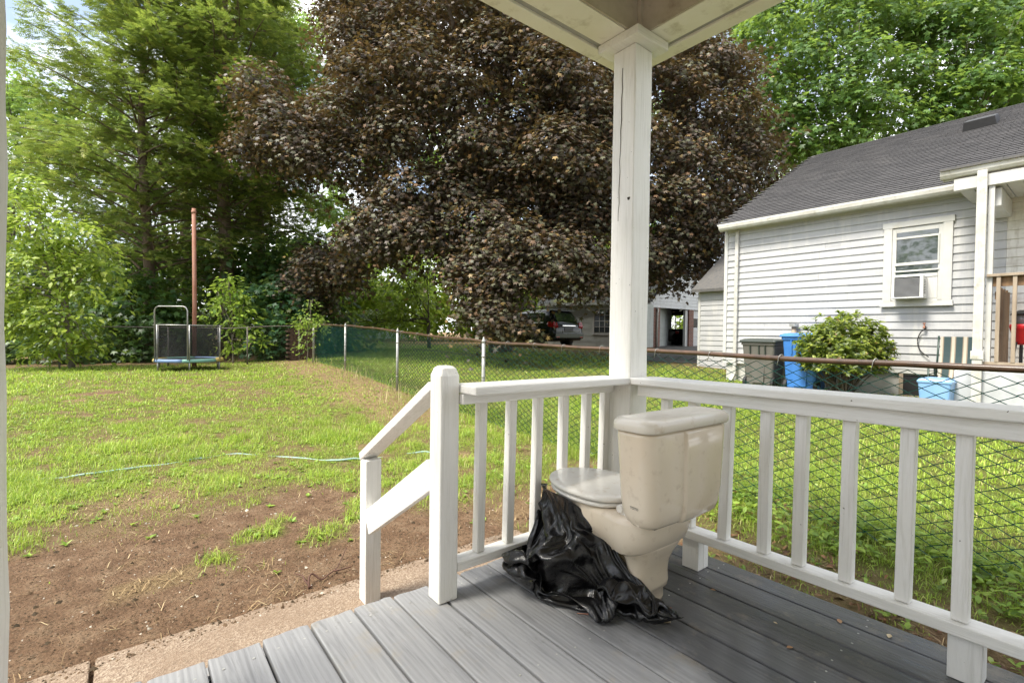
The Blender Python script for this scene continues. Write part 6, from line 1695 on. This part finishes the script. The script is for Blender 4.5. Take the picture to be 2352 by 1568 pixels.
tag(np_mesh('side_wood', V_, F_, M_leafgreen, col=np.repeat(tints(len(P_), MIDG, rw), k_, axis=0)), 'green wood left of the yard mirrored in the house window', 'wood', kind='stuff')
lo = pl([(930, 640, 22, 38), (960, 680, 22, 40), (900, 700, 22, 38), (980, 620, 22.5, 30), (930, 735, 22, 30), (870, 730, 22.5, 30), (820, 740, 22, 34), (780, 760, 21, 30)])
leafy('thicket_tree', 'bright green small tree in the gap below the purple maple', 'tree', gbase(985, 22.3), lo, [int(260 * q[1] ** 1.3) + 90 for q in lo], oval_tpl(), (.16, .26), LIME, M_leafgreen, .09, M_bark2, None, 14, .25, .3, .85, 64)

lo = [((29.6, 17.4, 1.9), 1.1), ((29.9, 18.4, 2.6), 1.0), ((30.2, 16.8, 2.8), .9)]
leafy('garden_shrub', 'green shrub seen through the side window of the brick garage', 'shrub', (29.8, 17.5, gz(29.8, 17.5)), lo, [700, 600, 500], oval_tpl(), (.16, .26), LIME, M_leafgreen, .06, None, None, 14, .25, .3, .85, 66)
# rhododendron by the house wall
def rhodo():
    r = np.random.default_rng(71); rp = random.Random(71)
    B = Vector((10.05, 3.12, gz(10.05, 3.12)))
    t = thing('round_shrub', 'round rhododendron shrub with glossy leaves beside the blue bin', 'shrub', tuple(B))
    n = 980
    d = rdir(n, r); d[:, 2] = np.abs(d[:, 2]) * 1.25 - .62
    d = norm(d)
    rad = .69 * (.66 + .42 * r.random((n, 1)) ** 1.3)
    c = np.array(B) + np.array([0, 0, .85]) + d * rad * np.array([1.0, 1.0, .98])
    m = 11
    q = np.repeat(np.arange(n), m); ang = r.random(len(q)) * 2 * pi
    ax_ = norm(d[q] * .7 + np.array([0, 0, .7])); a1 = norm(np.cross(ax_, rdir(len(q), r))); 
    tip = a1 + ax_ * r.uniform(.1, .9, (len(q), 1))
    nr = ax_ - a1 * .4 + r.normal(size=(len(q), 3)) * .15
    pos = c[q] + ax_ * r.uniform(-.05, .03, (len(q), 1))
    pal = [(.10, .135, .02, 4), (.18, .225, .032, 3.2), (.31, .35, .055, 2.8), (.045, .07, .015, 3), (.16, .08, .03, .6)]
    leaf_cloud('foliage', oval_tpl(), pos, nr, tip, r.uniform(.055, .10, len(q)), tints(len(q), pal, r), M_leafgreen, t)
    mb = MB()
    for k in range(60):
        e = Vector(c[rp.randrange(n)]); limb(mb, B + Vector((rp.uniform(-.12, .12), rp.uniform(-.12, .12), 0)), e, .014, .004, .05, 6, 5, rp)
    obj('stems', mb, M_bark2, t, smooth_=True)
rhodo()

# ------------------------------------------------------------------ grass, weeds and straw
def in_drive(x, y):
    a = np.array([1.1, .62]); a = a / np.hypot(*a)
    dx, dy = x - 14.4, y - 6.1
    al = dx * a[0] + dy * a[1]; pe = np.abs(-dx * a[1] + dy * a[0])
    path = np.abs(x - (8.25 + .09 * y)) < .30
    return ((al > -.3) & (pe < 4.3)) | path
def visible(x, y, z, m=60):
    v = np.stack([x, y, z - CAMZ], 1) @ CM
    dd = -v[:, 2]
    px = 1176 + FPX * v[:, 0] / np.maximum(dd, .01); py = 784 - FPX * v[:, 1] / np.maximum(dd, .01)
    return (dd > .3) & (px > -m - 60) & (px < 2412 + m) & (py < 1640 + m)
def blades(x, y, h, w, r, droop=.55):
    n = len(x); z = ground_z(x, y) - .004
    a = r.random(n) * 2 * pi; d = np.stack([np.cos(a), np.sin(a), np.zeros(n)], 1); s = np.stack([-np.sin(a), np.cos(a), np.zeros(n)], 1)
    b = np.stack([x, y, z], 1); lean = (droop * r.random(n))[:, None]; H = h[:, None]; up = np.array([0, 0, 1.0])
    m1 = b + up * H * .55 + d * H * lean * .35; tip = b + up * H * (1 - .45 * lean) + d * H * lean * 1.0
    W = w[:, None]
    V = np.stack([b - s * W, b + s * W, m1 - s * W * .8, m1 + s * W * .8, tip], 1).reshape(-1, 3)
    F = np.array([(0, 1, 3), (0, 3, 2), (2, 3, 4)])
    FF = (F[None] + (np.arange(n) * 5)[:, None, None]).reshape(-1, 3)
    return V, FF
def build_grass():
    r = np.random.default_rng(81)
    regions = [  # x0,x1,y0,y1,per m2,height,half width
        (-3.0, 4.3, 3.2, 6.2, 5600, (.02, .075), .0019), (-3.2, 4.5, 6.2, 9.0, 3000, (.025, .085), .0026), (-3.8, 4.6, 9.0, 13, 1000, (.03, .10), .0045), (-5.5, 4.9, 13, 19, 420, (.04, .12), .007),
        (2.3, 5.6, -.8, 3.2, 3600, (.03, .10), .0022), (4.0, 6.2, 3.2, 9.0, 1700, (.03, .09), .003), (5.6, 10.9, -1.0, 6.0, 1100, (.03, .09), .004), (6.2, 12.5, 6.0, 10, 520, (.03, .09), .006), (4.6, 14.5, 10, 22, 260, (.04, .10), .009)]
    Vs, Fs, Cs, o0 = [], [], [], 0
    for x0, x1, y0, y1, den, hh, w in regions:
        n = int((x1 - x0) * (y1 - y0) * den * 1.25)
        # half of the blades sit in tufts
        x = r.uniform(x0, x1, n); y = r.uniform(y0, y1, n)
        nt = n // 14; tx = r.uniform(x0, x1, nt); ty = r.uniform(y0, y1, nt); q = r.integers(0, nt, n // 2)
        x[:n // 2] = tx[q] + r.normal(size=n // 2) * .035; y[:n // 2] = ty[q] + r.normal(size=n // 2) * .035
        g, dry = lawn_masks(x, y)
        f = fbm(x * 1.1, y * 1.1, 55); f2 = fbm(x * 3.3, y * 3.3, 58)
        ok = (r.random(n) < g * (.45 + .9 * f2)) & ~in_drive(x, y) & visible(x, y, ground_z(x, y)) & ~((x < 2.36) & (y < 2.8))
        x, y, f, f2, g = x[ok], y[ok], f[ok], f2[ok], g[ok]
        lush = smooth((fbm(x * 1.9, y * 1.9, 60) - .46) / .12) * (y < 7.5) * (y > 3.2)
        h = (hh[0] + (hh[1] - hh[0]) * r.random(len(x)) ** 1.5) * (.55 + .9 * f2) * (.6 + .4 * g) * (1 + .9 * lush)
        V, F = blades(x, y, h, w * r.uniform(.7, 1.3, len(x)), r, 1.45)
        c = tints(len(x), [(.23, .34, .04, 5), (.30, .41, .05, 4), (.40, .47, .09, 2.4), (.15, .23, .035, 2.4), (.48, .43, .18, 1.0)], r, .18)
        c *= (.70 + .7 * f)[:, None] * np.array([1.0, 1.0, 1.0])
        Vs.append(V); Fs.append(F + o0); o0 += len(V); Cs.append(np.repeat(c, 5, axis=0))
    o = np_mesh('grass', np.concatenate(Vs), np.concatenate(Fs), M_grass, col=np.concatenate(Cs))
    tag(o, 'patchy bright green grass of the two lawns', 'grass', kind='stuff')
    # broad-leaved weeds
    n = 5200
    x = np.concatenate([r.uniform(-3.5, 4.5, n), r.uniform(2.6, 5.6, 900), r.uniform(5.6, 10.5, 700)]); y = np.concatenate([3.0 + 13 * r.random(n) ** 1.25, r.uniform(-.8, 3.4, 900), r.uniform(-1, 5, 700)])
    g, dry = lawn_masks(x, y); f = fbm(x * .7, y * .7, 91)
    ok = (r.random(len(x)) < np.where((x > 2.6) & (y < 3.4), .15 + g * .5, (g + .03) * smooth((f - .42) / .12) * 1.0)) & visible(x, y, ground_z(x, y)) & ~in_drive(x, y) & ~((x < 2.36) & (y < 2.8))
    x, y = x[ok], y[ok]; m = 7; q = np.repeat(np.arange(len(x)), m)
    a = r.random(len(q)) * 2 * pi; el = r.uniform(.1, .9, len(q))
    tip = np.stack([np.cos(a), np.sin(a), el], 1); pos = np.stack([x[q], y[q], ground_z(x[q], y[q]) + .004 + r.uniform(0, .04, len(q)) * (x[q] > 2.6)], 1)
    nr = np.stack([-np.cos(a) * el, -np.sin(a) * el, np.ones(len(q))], 1)
    o = leaf_cloud('weeds', oval_tpl(), pos, nr, tip, r.uniform(.02, .052, len(q)), tints(len(q), [(.19, .31, .04, 4), (.27, .39, .06, 3), (.12, .20, .03, 2), (.36, .44, .13, 1)], r), M_grass, None, True)
    tag(o, 'low broad leaved weeds growing among the grass', 'weeds', kind='stuff')
    # taller leafy weeds at the foot of the fence on the right
    n = 230
    y = r.uniform(-.5, 2.6, n); x = fx(y) + r.normal(size=n) * .22; hgt = r.uniform(.04, .22, n)
    m = 12; q = np.repeat(np.arange(n), m); u = r.random(len(q)); a = r.random(len(q)) * 2 * pi
    pos = np.stack([x[q] + .06 * np.cos(a) * u, y[q] + .06 * np.sin(a) * u, ground_z(x[q], y[q]) + u * hgt[q]], 1)
    tip = np.stack([np.cos(a), np.sin(a), r.uniform(-.2, .5, len(q))], 1); nr = np.stack([r.normal(size=len(q)) * .35, r.normal(size=len(q)) * .35, np.ones(len(q))], 1)
    o = leaf_cloud('fence_weeds', oval_tpl(), pos, nr, tip, r.uniform(.03, .065, len(q)), tints(len(q), [(.22, .34, .05, 4), (.32, .44, .07, 3), (.14, .23, .04, 2)], r), M_grass, None, True)
    tag(o, 'leafy weeds crowding the foot of the green fence', 'weeds', kind='stuff')
    # dry straw and stems
    n = 42000
    x = r.uniform(-3.2, 4.6, n); y = 2.82 + 13 * r.random(n) ** 1.5
    k2 = r.integers(0, 2, n // 4); x[:n // 4] = r.uniform(2.35, 4.2, n // 4); y[:n // 4] = r.uniform(-.8, 3.0, n // 4)
    g, dry = lawn_masks(x, y); cl = fbm(x * 3.1, y * 3.1, 95)
    ok = (r.random(n) < np.clip(dry * .9 + smooth((cl - .60) / .08) * .5 + .05, 0, 1)) & visible(x, y, ground_z(x, y)) & ~((x < 2.36) & (y < 2.62))
    x, y, dry = x[ok], y[ok], dry[ok]; n = len(x)
    a = r.random(n) * pi; L_ = r.uniform(.02, .11, n); z = ground_z(x, y) + .004
    d = np.stack([np.cos(a), np.sin(a), r.uniform(-.08, .28, n)], 1); s = np.stack([-np.sin(a), np.cos(a), np.zeros(n)], 1)
    c = np.stack([x, y, z], 1); w = r.uniform(.0006, .0015, n)[:, None] * (1 + y[:, None] * .12)
    bend = np.array([0, 0, 1.0]) * (L_ * .12)[:, None]
    V = np.stack([c - s * w, c + s * w, c + d * (L_ * .5)[:, None] + bend - s * w, c + d * (L_ * .5)[:, None] + bend + s * w, c + d * L_[:, None]], 1).reshape(-1, 3)
    F = (np.array([(0, 1, 3), (0, 3, 2), (2, 3, 4)])[None] + (np.arange(n) * 5)[:, None, None]).reshape(-1, 3)
    o = np_mesh('straw', V, F, M_dry, col=np.repeat(tints(n, [(.34, .24, .13, 4), (.46, .36, .21, 2), (.20, .13, .07, 4)], r), 5, axis=0))
    tag(o, 'dry straw and dead stalks scattered over the bare soil', 'straw', kind='stuff')
    # tall dry stalks along the fence
    n = 520
    y = r.uniform(6.0, 16.2, n); x = fx(y) - .06 - np.abs(r.normal(size=n)) * .28
    dn = fbm(y * .9, y * 0, 97); ok = r.random(n) < smooth((dn - .35) / .3) + .15; x, y = x[ok], y[ok]
    V, F = blades(x, y, r.uniform(.10, .42, len(x)), np.full(len(x), .0035), r, .8)
    o = np_mesh('dry_stalks', V, F, M_dry, col=np.repeat(tints(len(x), [(.50, .42, .24, 4), (.38, .30, .15, 3), (.16, .24, .05, 2)], r), 5, axis=0))
    tag(o, 'tall straw coloured stalks standing along the chain link fence', 'dry stalks', kind='stuff')
    # leaf litter below the fence on the right
    n = 2600
    y = r.uniform(-.8, 3.0, n); x = r.uniform(2.4, 4.3, n); f = fbm(x * 2, y * 2, 99); ok = r.random(n) < smooth((f - .42) / .2); x, y = x[ok], y[ok]; n = len(x)
    pos = np.stack([x, y, ground_z(x, y) + .008 + .01 * r.random(n)], 1)
    o = leaf_cloud('leaf_litter', oval_tpl(), pos, np.array([0, 0, 1.0]) + r.normal(size=(n, 3)) * .45, rdir(n, r) * np.array([1, 1, .3]), r.uniform(.02, .06, n), tints(n, [(.16, .08, .045, 4), (.24, .13, .07, 3), (.34, .24, .14, 1.2), (.08, .045, .03, 3)], r), M_dry, None, True)
    tag(o, 'brown dead leaves littering the soil beside the porch', 'leaf litter', kind='stuff')
    # pebbles and crumbs of soil
    n = 17000
    x = r.uniform(-1.6, 2.4, n); y = 2.75 + 2.6 * r.random(n) ** 1.3; ok = visible(x, y, ground_z(x, y)); x, y = x[ok], y[ok]; n = len(x)
    T = np.array([(1, 0, 0), (-.5, .87, 0), (-.5, -.87, 0), (.2, .1, .9)], float); Fp = np.array([(0, 1, 3), (1, 2, 3), (2, 0, 3)])
    sz = r.uniform(.002, .008, n) * (1 + 1.6 * (r.random(n) > .96))
    V, F, k = scatter((T, Fp), np.stack([x, y, np.maximum(ground_z(x, y), .02) - .0005], 1), np.array([0, 0, 1.0]) + r.normal(size=(n, 3)) * .3, rdir(n, r), sz)
    o = np_mesh('soil_crumbs', V, F, M_dry, col=np.repeat(tints(n, [(.12, .078, .046, 6), (.20, .14, .09, 3), (.45, .40, .33, .5), (.05, .035, .02, 3)], r), k, axis=0))
    tag(o, 'crumbs of soil and little pebbles along the walkway edge', 'soil', kind='stuff')
build_grass()
